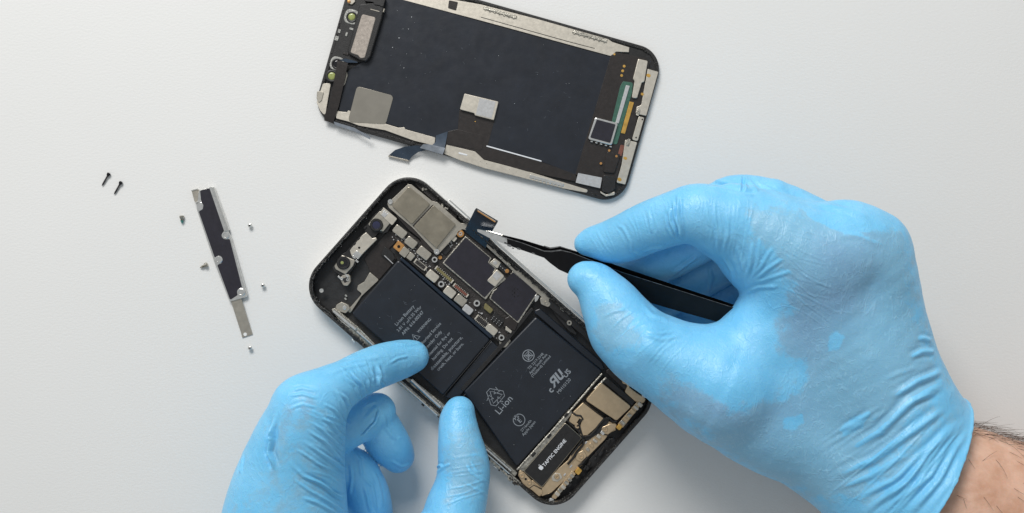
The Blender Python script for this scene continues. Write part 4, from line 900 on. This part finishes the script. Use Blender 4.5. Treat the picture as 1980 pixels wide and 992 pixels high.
# ------------------------------------------------------------------ gloved hands
def glove_material():
    m = bpy.data.materials.new('nitrile_blue'); m.use_nodes = True; nt = m.node_tree; b = nt.nodes['Principled BSDF']; ln = nt.links.new
    tc = nt.nodes.new('ShaderNodeTexCoord'); at = nt.nodes.new('ShaderNodeAttribute'); at.attribute_name = 'cling'
    def noise(sc, det=5, ro=.6):
        n = nt.nodes.new('ShaderNodeTexNoise'); n.inputs['Scale'].default_value = sc; n.inputs['Detail'].default_value = det; n.inputs['Roughness'].default_value = ro
        ln(tc.outputs['Object'], n.inputs['Vector']); return n.outputs['Fac']
    def ramp(x, a, c, lo=0, hi=1):
        r = nt.nodes.new('ShaderNodeMapRange'); r.inputs[1].default_value = a; r.inputs[2].default_value = c; r.inputs[3].default_value = lo; r.inputs[4].default_value = hi; ln(x, r.inputs[0]); return r.outputs[0]
    def mix(f, a, c):
        x = nt.nodes.new('ShaderNodeMix'); x.data_type = 'RGBA'; ln(f, x.inputs['Factor'])
        for q, v in (('A', a), ('B', c)):
            if isinstance(v, tuple): x.inputs[q].default_value = v
            else: ln(v, x.inputs[q])
        return x.outputs['Result']
    def mul(a, c):
        x = nt.nodes.new('ShaderNodeMath'); x.operation = 'MULTIPLY'
        for i, v in enumerate((a, c)):
            if isinstance(v, (int, float)): x.inputs[i].default_value = v
            else: ln(v, x.inputs[i])
        return x.outputs[0]
    base = mix(ramp(noise(.8), .35, .7), S(110, 189, 231), S(128, 200, 239))
    edge = ramp(noise(1.6, 7, .7), .3, .7, -.35, .35)
    ad = nt.nodes.new('ShaderNodeMath'); ad.operation = 'ADD'; ln(at.outputs['Fac'], ad.inputs[0]); ln(edge, ad.inputs[1])
    cl = ramp(ad.outputs[0], .36, .66)
    dm = nt.nodes.new('ShaderNodeAttribute'); dm.attribute_name = 'damp'
    skin = mix(ramp(noise(.6, 5), .35, .65), S(132, 184, 212), S(122, 176, 206)); skin = mix(mul(dm.outputs['Fac'], ramp(noise(.9, 6), .2, .6, .4, 1)), skin, S(124, 150, 184))
    base = mix(mul(cl, .88), base, skin)
    # pale flecks where the rubber does not touch the skin
    vo = nt.nodes.new('ShaderNodeTexVoronoi'); vo.inputs['Scale'].default_value = 5.5; vo.inputs['Randomness'].default_value = 1.0
    mp = nt.nodes.new('ShaderNodeMapping'); mp.inputs['Scale'].default_value = (1.0, 0.55, 1); mp.inputs['Rotation'].default_value = (0, 0, .5); ln(tc.outputs['Object'], mp.inputs['Vector']); ln(mp.outputs[0], vo.inputs['Vector'])
    fl = mul(mul(ramp(vo.outputs['Distance'], .30, .14), ramp(noise(1.1, 3), .48, .62)), cl)
    base = mix(mul(fl, .32), base, S(160, 214, 242))
    ln(base, b.inputs['Base Color'])
    b.inputs['Specular IOR Level'].default_value = 0.45
    ln(ramp(noise(3.5, 6), .3, .7, .33, .48), b.inputs['Roughness'])
    b.inputs['Subsurface Weight'].default_value = 0.12; b.inputs['Subsurface Radius'].default_value = (.05, .12, .2); b.inputs['Subsurface Scale'].default_value = 1.0
    b.inputs['Sheen Weight'].default_value = 0.06
    mp2 = nt.nodes.new('ShaderNodeMapping'); mp2.inputs['Scale'].default_value = (1, 1, .6); ln(tc.outputs['Object'], mp2.inputs['Vector'])
    n3 = nt.nodes.new('ShaderNodeTexNoise'); n3.inputs['Scale'].default_value = 3.2; n3.inputs['Detail'].default_value = 9; n3.inputs['Roughness'].default_value = .62; n3.inputs['Distortion'].default_value = .8; ln(mp2.outputs[0], n3.inputs['Vector'])
    def crease(sc, rot, stretch, wd, dist):
        m_ = nt.nodes.new('ShaderNodeMapping'); m_.inputs['Scale'].default_value = (1, stretch, 1); m_.inputs['Rotation'].default_value = (0, 0, rot); ln(tc.outputs['Object'], m_.inputs['Vector'])
        n_ = nt.nodes.new('ShaderNodeTexNoise'); n_.inputs['Scale'].default_value = sc; n_.inputs['Detail'].default_value = 2; n_.inputs['Distortion'].default_value = dist; ln(m_.outputs[0], n_.inputs['Vector'])
        s_ = nt.nodes.new('ShaderNodeMath'); s_.operation = 'SUBTRACT'; ln(n_.outputs['Fac'], s_.inputs[0]); s_.inputs[1].default_value = .5
        a_ = nt.nodes.new('ShaderNodeMath'); a_.operation = 'ABSOLUTE'; ln(s_.outputs[0], a_.inputs[0]); return ramp(a_.outputs[0], wd, 0)
    k1 = mul(crease(1.5, .6, .45, .030, .5), ramp(noise(.7, 3), .45, .6)); k2 = mul(crease(2.6, -.5, .5, .035, .8), ramp(noise(.9, 3), .40, .58)); k3 = crease(4.5, .1, 1.0, .05, .6)
    ka = nt.nodes.new('ShaderNodeMath'); ka.operation = 'ADD'; ln(k1, ka.inputs[0]); ln(k2, ka.inputs[1])
    kb = nt.nodes.new('ShaderNodeMath'); kb.operation = 'ADD'; ln(ka.outputs[0], kb.inputs[0]); ln(mul(k3, .35), kb.inputs[1])
    bk_ = nt.nodes.new('ShaderNodeBump'); bk_.inputs['Strength'].default_value = .24; bk_.inputs['Distance'].default_value = .045; ln(kb.outputs[0], bk_.inputs['Height'])
    ln(mix(mul(mul(ka.outputs[0], cl), .16), base, S(165, 212, 238)), b.inputs['Base Color'])
    bp = nt.nodes.new('ShaderNodeBump'); bp.inputs['Strength'].default_value = .26; bp.inputs['Distance'].default_value = .06; ln(n3.outputs['Fac'], bp.inputs['Height']); ln(bk_.outputs[0], bp.inputs['Normal'])
    n4 = nt.nodes.new('ShaderNodeTexNoise'); n4.inputs['Scale'].default_value = 26; n4.inputs['Detail'].default_value = 3; ln(tc.outputs['Object'], n4.inputs['Vector'])
    b2 = nt.nodes.new('ShaderNodeBump'); b2.inputs['Strength'].default_value = .10; b2.inputs['Distance'].default_value = .03; ln(n4.outputs['Fac'], b2.inputs['Height']); ln(bp.outputs[0], b2.inputs['Normal'])
    ln(b2.outputs[0], b.inputs['Normal'])
    MATS['nitrile_blue'] = m
def skin_material():
    m = bpy.data.materials.new('skin'); m.use_nodes = True; nt = m.node_tree; b = nt.nodes['Principled BSDF']; ln = nt.links.new
    tc = nt.nodes.new('ShaderNodeTexCoord'); n = nt.nodes.new('ShaderNodeTexNoise'); n.inputs['Scale'].default_value = 1.1; n.inputs['Detail'].default_value = 8; n.inputs['Roughness'].default_value = .65
    ln(tc.outputs['Object'], n.inputs['Vector']); r = nt.nodes.new('ShaderNodeValToRGB'); ln(n.outputs['Fac'], r.inputs[0])
    r.color_ramp.elements[0].position = .3; r.color_ramp.elements[0].color = S(192, 146, 120); r.color_ramp.elements[1].position = .72; r.color_ramp.elements[1].color = S(224, 186, 164)
    ln(r.outputs[0], b.inputs['Base Color']); b.inputs['Roughness'].default_value = .5; b.inputs['Specular IOR Level'].default_value = .35
    b.inputs['Subsurface Weight'].default_value = .2; b.inputs['Subsurface Radius'].default_value = (.25, .1, .05); b.inputs['Subsurface Scale'].default_value = .6
    v = nt.nodes.new('ShaderNodeTexVoronoi'); v.inputs['Scale'].default_value = 9; v.feature = 'DISTANCE_TO_EDGE'; ln(tc.outputs['Object'], v.inputs['Vector'])
    bp = nt.nodes.new('ShaderNodeBump'); bp.inputs['Strength'].default_value = .25; bp.inputs['Distance'].default_value = .03; ln(v.outputs['Distance'], bp.inputs['Height']); ln(bp.outputs[0], b.inputs['Normal'])
    MATS['skin'] = m
glove_material(); skin_material()
def set_damp(me, P, soft):
    co = getco(me); x, y = topx(co); a = me.attributes.new('damp', 'FLOAT', 'POINT'); a.data.foreach_set('value', sum(w*ppoly(x, y, p, soft) for p, w in P).clip(0, 1).astype(np.float32))
def set_cling(me, fn, fold):
    co = getco(me); x, y = topx(co); g = fn;
    fn = lambda x, y, co: np.clip(g(x, y, co)-np.clip(fold/.045, 0, .8), 0, 1)
    a = me.attributes.new('cling', 'FLOAT', 'POINT'); a.data.foreach_set('value', fn(x, y, co).astype(np.float32))
def ppoly(x, y, P, soft):
    return np.clip(0.5+polydist(x, y, np.array(P, float))/soft, 0, 1)
HV = 0.085

# ---- the hand that steadies the phone
B = Body(W(360, 1130, 0)[:2]+(-.2,), (1.2, -3.2, 8.4), HV)
B.chain([(540, 1170, 3.9, 135), (549, 1060, 4.0, 126), (553, 990, 4.1, 118), (567, 900, 4.4, 98), (592, 812, 4.9, 76), (606, 785, 5.0, 60)], .4)
B.chain([(577, 771, 5.2, 37), (600, 800, 5.0, 45)], .6)
B.chain([(590, 790, 5.1, 56), (628, 764, 4.7, 53), (668, 740, 4.0, 45), (700, 722, 3.3, 43), (742, 705, 2.25, 41.5), (775, 695, 1.6, 38), (797, 690, 1.32, 32.5)], .35)
thumb = [(560, 1160, 3.6, 110), (700, 1140, 3.4, 92), (800, 1090, 3.0, 74), (866, 1030, 2.6, 64), (880, 985, 2.3, 59), (893, 940, 2.05, 53), (897, 902, 1.9, 50.5), (889, 850, 1.7, 42.5), (885, 815, 1.5, 36), (888, 796, 1.42, 30)]
B.chain(thumb, .5)
B.chain([(630, 846, 3.0, 46), (676, 824, 2.8, 43), (712, 804, 2.4, 41), (728, 797, 2.2, 38)], .12)
B.chain([(722, 806, 2.1, 40), (737, 834, 1.8, 42.5), (757, 864, 1.45, 39), (769, 881, 1.15, 33)], .03)
B.chain([(630, 885, 2.5, 42), (674, 904, 2.15, 42), (700, 937, 1.8, 44), (715, 985, 1.4, 44), (718, 1040, 1.2, 41), (690, 1085, 1.1, 38)], .08)
B.chain([(640, 1000, 1.8, 46), (672, 1000, 1.4, 42), (690, 1060, 1.1, 38), (670, 1100, 1.0, 36)], .12)
me = refine(B.mesh('gloved_hand', 2))
def Z8(*p): return [(400+x/2.818, 640+y/2.818) for x, y in p]
fo = []
for pts, w, h in ((((700, 320), (765, 372), (785, 415)), 4.5, .07), (((690, 310), (740, 380), (770, 440)), 4, .05), (((740, 235), (810, 300), (845, 375)), 4, .06), (((780, 225), (850, 290), (880, 350)), 4, .055),
                  (((800, 250), (850, 300), (862, 350)), 3.5, .05), (((840, 215), (880, 260), (890, 320)), 3.5, .05), (((885, 200), (915, 250), (915, 300)), 3.5, .05), (((930, 175), (950, 240), (930, 305)), 5, .10),
                  (((960, 230), (955, 270), (975, 300)), 3.5, .05), (((620, 390), (700, 440), (778, 520)), 4, .055), (((590, 450), (680, 515), (770, 600)), 4, .055), (((560, 490), (650, 560), (765, 660)), 3.6, .05),
                  (((530, 530), (640, 600), (760, 720)), 4, .055), (((500, 590), (600, 650), (720, 720), (765, 760)), 4.5, .06), (((480, 640), (560, 690), (680, 760)), 3.6, .045), (((440, 700), (530, 790), (680, 870), (765, 930)), 5, .06),
                  (((520, 780), (620, 830), (740, 920)), 4, .05), (((500, 900), (600, 940), (700, 1000)), 4.5, .05), (((560, 870), (660, 930), (760, 1000)), 4, .05), (((470, 800), (540, 860), (600, 900)), 4, .04),
                  (((385, 430), (356, 530), (350, 600), (340, 660), (385, 760)), 5.5, .16), (((370, 500), (345, 580), (360, 600)), 3, .05), (((200, 660), (180, 780)), 3, .05), (((330, 640), (345, 700), (370, 760)), 4, .05),
                  (((980, 60), (1090, 75), (1190, 60)), 4, .025), (((700, 180), (830, 160), (960, 140)), 5, .025), (((620, 250), (760, 200), (900, 170)), 5, .02), (((980, 185), (1040, 150), (1100, 140)), 3.5, .03),
                  (((440, 330), (520, 310), (600, 330)), 4, .025), (((430, 360), (520, 345), (610, 370)), 3.6, .025), (((430, 430), (520, 400), (600, 420)), 4, .02),
                  (((1290, 745), (1270, 730), (1255, 745)), 3, .06), (((1400, 700), (1440, 770), (1520, 830)), 4, .03), (((1420, 690), (1480, 780), (1545, 840)), 3.5, .025), (((1380, 800), (1440, 850), (1540, 900)), 4, .02),
                  (((1330, 420), (1390, 410), (1440, 430)), 4, .012), (((1240, 780), (1290, 740), (1330, 720)), 4, .04)):
    fo.append((Z8(*pts), w*.8, h*1.12, -9))
for pts, w, h in ((((945, 405), (915, 490), (835, 575)), 2.4, -.12), (((850, 500), (900, 440), (935, 410)), 6, .04), (((960, 430), (975, 520), (1040, 600)), 5, .035), (((830, 430), (880, 400), (930, 380)), 4, .03), (((990, 700), (1060, 740), (1120, 720)), 4, .03),
                  (((790, 640), (830, 700), (850, 800)), 4, .045), (((850, 830), (870, 900), (900, 990)), 4, .05), (((780, 700), (790, 800), (775, 900)), 4, .05), (((900, 740), (930, 820), (960, 960)), 4, .03), (((840, 780), (900, 850), (930, 990)), 3.5, .04)):
    fo.append((Z8(*pts), w*.8, h*1.12, -9))
fo += fan((570, 775), (676, 820), (600, 930), (670, 960), 14, 2.6, .018, 8, 6, 4)
fo += fan((640, 700), (690, 760), (720, 680), (745, 735), 7, 2.6, .016, 5, 4, 5)
fo += fan((860, 880), (935, 880), (850, 985), (940, 960), 8, 2.8, .014, 8, 8, 6)
fold = wrinkle(me, fo, .016, 2)
set_cling(me, lambda x, y, co: .62*ppoly(x, y, [(520, 790), (560, 740), (620, 750), (640, 800), (600, 850), (560, 880), (500, 870)], 60)*.8+.75*ppoly(x, y, [(865, 830), (915, 820), (935, 890), (925, 960), (860, 980), (850, 900)], 50)+.5*ppoly(x, y, [(440, 960), (520, 880), (640, 870), (660, 1000), (430, 1010)], 90), fold)
set_damp(me, [([(530, 780), (560, 752), (610, 770), (600, 800), (550, 830)], .5)], 40)
hl = W(560, 950, 0)
lh = thing('gloved_hand', (hl[0], hl[1], 0), 'blue gloved hand pressing index finger and thumb on the opened phone to hold it', 'hand')
link('glove', me, 'nitrile_blue', lh, smooth=180)

# ---- the hand that works the tweezers
CUTP = Vector(W(1859, 914, 7.2)); CUTN = Vector((.84, -.54, 0)).normalized()
B = Body((1.6, -13.2, -.2), (21.6, 3.9, 9.2), HV)
back = [(1352, 372), (1400, 372), (1440, 376), (1500, 380), (1590, 400), (1666, 408), (1712, 424), (1738, 450), (1747, 478), (1757, 537), (1780, 638), (1812, 727), (1836, 767), (1868, 803), (1900, 808), (2030, 890), (1960, 1200), (1800, 1200), (1690, 1080), (1592, 991),
        (1517, 937), (1470, 919), (1402, 884), (1354, 842), (1320, 824), (1280, 788), (1232, 742), (1196, 706), (1180, 660), (1226, 608), (1263, 606), (1292, 623), (1330, 633), (1365, 631), (1392, 620), (1416, 596), (1434, 566), (1418, 552), (1396, 524), (1385, 503), (1358, 488), (1332, 468)]
B.swell(back, lambda x, y: 4.6+.0016*(x-1500)*0-.0012*(y-600), 1.75, 2.1, .3)
B.chain([(1430, 430, 5.4, 70), (1560, 500, 5.7, 95), (1660, 500, 5.6, 85), (1720, 640, 5.0, 60)], .9)
B.chain([(1690, 470, 5.5, 48), (1640, 440, 5.6, 40)], .8)
B.chain([(1560, 560, 5.3, 80), (1650, 680, 4.9, 110), (1720, 800, 4.6, 125), (1760, 930, 4.4, 150), (1850, 978, 4.3, 166), (1940, 1024, 4.2, 172)], 1.0)
B.chain([(1132, 471, 2.55, 23), (1150, 468, 2.65, 31), (1197, 464, 3.2, 45.5), (1260, 437, 4.4, 50), (1310, 420, 5.1, 53), (1352, 414, 5.5, 60), (1400, 430, 5.5, 66)], .3)
B.chain([(1388, 396, 3.4, 44), (1430, 391, 3.9, 53.5), (1500, 404, 4.3, 54), (1580, 440, 4.6, 54)], .03)
B.chain([(1132, 540, 3.25, 35.5), (1154, 553, 3.3, 44), (1184, 595, 3.5, 55), (1205, 632, 3.7, 66)], .02)
B.chain([(1184, 595, 3.5, 55), (1205, 632, 3.7, 66), (1240, 668, 4.0, 76), (1310, 706, 4.3, 86), (1400, 750, 4.6, 110)], .35)
B.chain([(1490, 395, 4.4, 50), (1420, 430, 3.8, 45), (1330, 482, 3.0, 40), (1262, 518, 2.2, 39), (1215, 535, 1.6, 38), (1185, 528, 1.4, 30)], .012)
B.chain([(1530, 450, 3.4, 50), (1450, 480, 2.7, 44), (1370, 528, 2.1, 40), (1300, 570, 1.5, 38), (1255, 598, 1.2, 34)], .012)
B.chain([(1540, 520, 2.6, 50), (1470, 545, 1.9, 44), (1400, 582, 1.4, 40), (1335, 620, 1.1, 37), (1300, 636, 1.0, 34)], .012)
B.cut(CUTP, CUTN)
me = refine(B.mesh('glove', 2))
def Z1(*p): return [(900+x/2.755, 320+y/2.755) for x, y in p]
def Z2(*p): return [(1280+x/1.4757, 320+y/1.4757) for x, y in p]
def Z3(*p): return [(1640+x/3.647, 720+y/3.647) for x, y in p]
fo = []
for pts, w, h in ((((1108, 180), (1112, 270), (1155, 385)), 3.2, .075), (((1130, 140), (1135, 270), (1162, 402)), 3.6, .11), (((1085, 210), (1090, 300), (1140, 392)), 3.0, .065), (((1060, 250), (1075, 330), (1120, 400)), 3.4, .035),
                  (((970, 220), (985, 300), (1000, 360)), 3.6, .03), (((800, 300), (840, 340), (880, 420)), 3.4, .022), (((870, 400), (890, 460), (940, 490)), 3.4, .04), (((930, 470), (1000, 440), (1060, 440)), 3.2, .03),
                  (((1330, 200), (1340, 350), (1345, 480)), 3.6, .05), (((1350, 220), (1362, 330), (1350, 450)), 3.2, .03), (((1285, 200), (1290, 270), (1310, 340)), 3.2, .025), (((1390, 230), (1400, 330), (1395, 420)), 3.2, .025),
                  (((1480, 665), (1490, 560), (1440, 420)), 4.2, .035), (((1485, 660), (1520, 530), (1530, 400)), 4.2, .045), (((1485, 660), (1560, 520), (1570, 370)), 4, .03), (((1490, 655), (1580, 530), (1640, 430)), 4, .035), (((1492, 650), (1600, 560), (1700, 490)), 4, .03), (((1495, 640), (1620, 600), (1740, 560)), 4, .025), (((1470, 690), (1560, 650), (1680, 640)), 4, .03), (((1430, 640), (1420, 560), (1370, 480)), 4, .045),
                  (((1478, 48), (1480, 90), (1478, 135)), 3.2, -.09), (((1275, 85), (1350, 100), (1480, 135), (1550, 145)), 4, -.08), (((1490, 60), (1530, 110), (1560, 140)), 4, .05), (((1540, 70), (1600, 120), (1680, 160)), 4, .03),
                  (((620, 505), (700, 520), (720, 560)), 4, .012), (((700, 830), (780, 780), (860, 760)), 4, .02), (((800, 950), (880, 850), (960, 780)), 4, .02), (((920, 900), (1040, 930), (1160, 900)), 4.5, .03), (((940, 880), (1020, 900), (1120, 885)), 3.6, .025), (((930, 735), (1000, 800), (1080, 830)), 4, .035)):
    fo.append((Z1(*pts), w, h, 2.6))
for pts, w, h in ((((1080, 600), (1160, 540), (1250, 475)), 4, .06), (((1300, 520), (1310, 600), (1290, 680)), 4, .05)):
    fo.append((Z1(*pts), w, h, -9))
for pts, w, h in ((((470, 897), (600, 842), (740, 742), (806, 690)), 6, .09), (((528, 812), (620, 762), (720, 662), (806, 622)), 6.5, .11), (((640, 672), (730, 612), (800, 590)), 5, .08), (((705, 545), (740, 533), (775, 537)), 4.5, .07), (((725, 492), (745, 497), (765, 505)), 4, .06),
                  (((480, 930), (600, 885), (700, 820)), 5, .05), (((540, 960), (660, 900), (800, 770)), 5, .07), (((560, 1000), (700, 905), (845, 722)), 6, .12), (((600, 1010), (730, 905), (860, 715)), 5, .10), (((640, 1010), (770, 880), (872, 718)), 5, .10), (((690, 1010), (790, 900), (890, 722)), 6, .10), (((740, 1010), (830, 890), (903, 735)), 6, .08),
                  (((500, 760), (560, 735), (600, 700)), 5, .05), (((690, 690), (740, 660), (790, 650)), 4, .04), (((620, 620), (680, 590), (740, 570)), 4, .02), (((380, 70), (450, 110), (560, 130)), 5, .03), (((430, 95), (520, 130), (600, 145)), 5, .03), (((480, 205), (560, 195), (640, 235)), 5, .02)):
    fo.append((Z2(*pts), w*1.3, h*.95, 2.6))
fo += fan((1130, 440), (1165, 500), (1300, 372), (1320, 455), 12, 2.4, .012, 5, 4, 7, 2.6)
fo += fan((1350, 380), (1352, 470), (1470, 380), (1440, 520), 10, 2.4, .02, 6, 5, 8, 2.6)
fo += fan((1500, 420), (1600, 470), (1500, 560), (1620, 640), 14, 2.2, .012, 14, 12, 9, 2.6)
fo += fan((1560, 960), (1780, 790), (1720, 1060), (1880, 830), 4, 3.0, .03, 6, 6, 10, 2)
fo += fan((1560, 860), (1700, 780), (1580, 930), (1790, 790), 4, 4.0, .016, 8, 8, 11, 2)
fo += fan((1160, 640), (1230, 600), (1280, 740), (1340, 660), 8, 2.6, .012, 8, 8, 12, 2.6)
fold = wrinkle(me, fo, .02, 5, lambda co: .2+.8*np.clip(-((co-np.array(CUTP))@np.array(CUTN))/.5-.1, 0, 1))
co, no = getco(me), getno(me); dpl = -((co-np.array(CUTP))@np.array(CUTN)); nr = no-np.outer(no@np.array(CUTN), np.array(CUTN)); nr /= np.maximum(np.linalg.norm(nr, axis=1), .2)[:, None]
co += nr*((.06*np.exp(-((dpl-.06)/.09)**2)+.10*np.exp(-(dpl/.35)**2))*(dpl > -.02)*(np.abs(no@np.array(CUTN)) < .95))[:, None]; me.vertices.foreach_set('co', co.astype(np.float32).ravel()); me.update()
def cling_r(x, y, co):
    a = ppoly(x, y, Z2((250, 120), (420, 130), (600, 185), (690, 200), (710, 330), (760, 540), (800, 620), (700, 760), (560, 960), (420, 950), (280, 880), (150, 800), (0, 680), (20, 600), (110, 640), (200, 695), (300, 680), (380, 640), (415, 600), (400, 555), (345, 548), (330, 480), (380, 340), (330, 270), (260, 200)), 64)
    for P in (Z2((475, 490), (500, 470), (520, 490), (505, 525), (475, 530)), Z2((350, 725), (400, 710), (408, 735), (370, 760), (345, 750)), Z2((400, 110), (520, 130), (600, 155), (590, 185), (520, 190), (430, 150)), Z2((510, 740), (590, 700), (570, 750), (520, 770))): a = a-ppoly(x, y, P, 14)
    b = .9*ppoly(x, y, Z1((700, 740), (800, 700), (900, 800), (960, 960), (760, 1000), (670, 880)), 40)
    c = .55*ppoly(x, y, Z2((600, 820), (800, 640), (840, 720), (700, 900), (560, 990), (480, 930)), 50)
    return np.clip(np.maximum(np.maximum(a, b), c), 0, 1)
set_cling(me, cling_r, fold)
set_damp(me, [(Z2((360, 330), (480, 280), (580, 330), (560, 420), (480, 480), (420, 560), (340, 545), (325, 480)), .62), (Z2((470, 220), (560, 190), (600, 240), (520, 270)), .6), (Z2((40, 620), (110, 640), (190, 690), (120, 720), (40, 680)), .7), (Z2((180, 690), (380, 640), (420, 700), (300, 760)), .4)], 105)
hr = W(1560, 680, 0)
rh = thing('gloved_hand', (hr[0], hr[1], 0), 'blue gloved hand with bare hairy wrist, gripping black tweezers between thumb and index finger', 'hand')
link('glove', me, 'nitrile_blue', rh, smooth=180)
# bare forearm coming out of the cuff
B = Body((13.5, -16, -.2), (26, -4.5, 9.4), .14)
B.chain([(1780, 945, 4.3, 118), (1822, 965, 4.25, 150), (1930, 1020, 4.1, 172), (2060, 1085, 4.0, 188), (2260, 1190, 4.0, 215)], .3, .85)
me = refine(B.mesh('forearm', 3))
co, no = getco(me), getno(me); me.vertices.foreach_set('co', (co+no*(.02*vnoise(co, 1.2, 4)+.008*vnoise(co, 5, 6))[:, None]).astype(np.float32).ravel()); me.update()
co, no = getco(me), getno(me)
fa = link('forearm', me, 'skin', rh, smooth=180)
ax = Vector((.885, -.46, 0)).normalized(); r_ = random.Random(21); v = []; f = []; cnt = 0
x, y = topx(co); cand = np.where((no[:, 2] > -.35) & (x < 2040) & (y < 1060) & (((co-np.array(CUTP))@np.array(CUTN)) > .05))[0]
while cnt < 300:
    i = int(cand[r_.randrange(len(cand))]); p = Vector(co[i]); n = Vector(no[i]); side = max(0, 1-max(0, n.z)*1.15)
    if r_.random() > .07+.93*side*side: continue
    tdir = (ax*r_.uniform(.3, 1)+Vector((-ax.y, ax.x, 0))*r_.gauss(-.25, .5)+Vector((0, 0, r_.gauss(0, .2)))); tdir = (tdir-n*tdir.dot(n)).normalized()
    L = r_.uniform(.35, .85)*(1+.5*side); lift = r_.uniform(.12, .5)+.25*side; path = []
    bend = Vector((r_.gauss(0, .12), r_.gauss(0, .12), r_.gauss(0, .05)))
    for k in range(5):
        s_ = k/4; path.append(p+tdir*(L*s_)+n*(L*lift*(s_-.55*s_*s_))+bend*s_*s_*L-n*.01)
    vv, ff = tube_data(path, [.0062, .0062, .0055, .0045, .0025], 3, len(v)); v += vv; f += ff; cnt += 1
raw('arm_hair', v, f, 'hair', fa, smooth=180, kind='stuff')
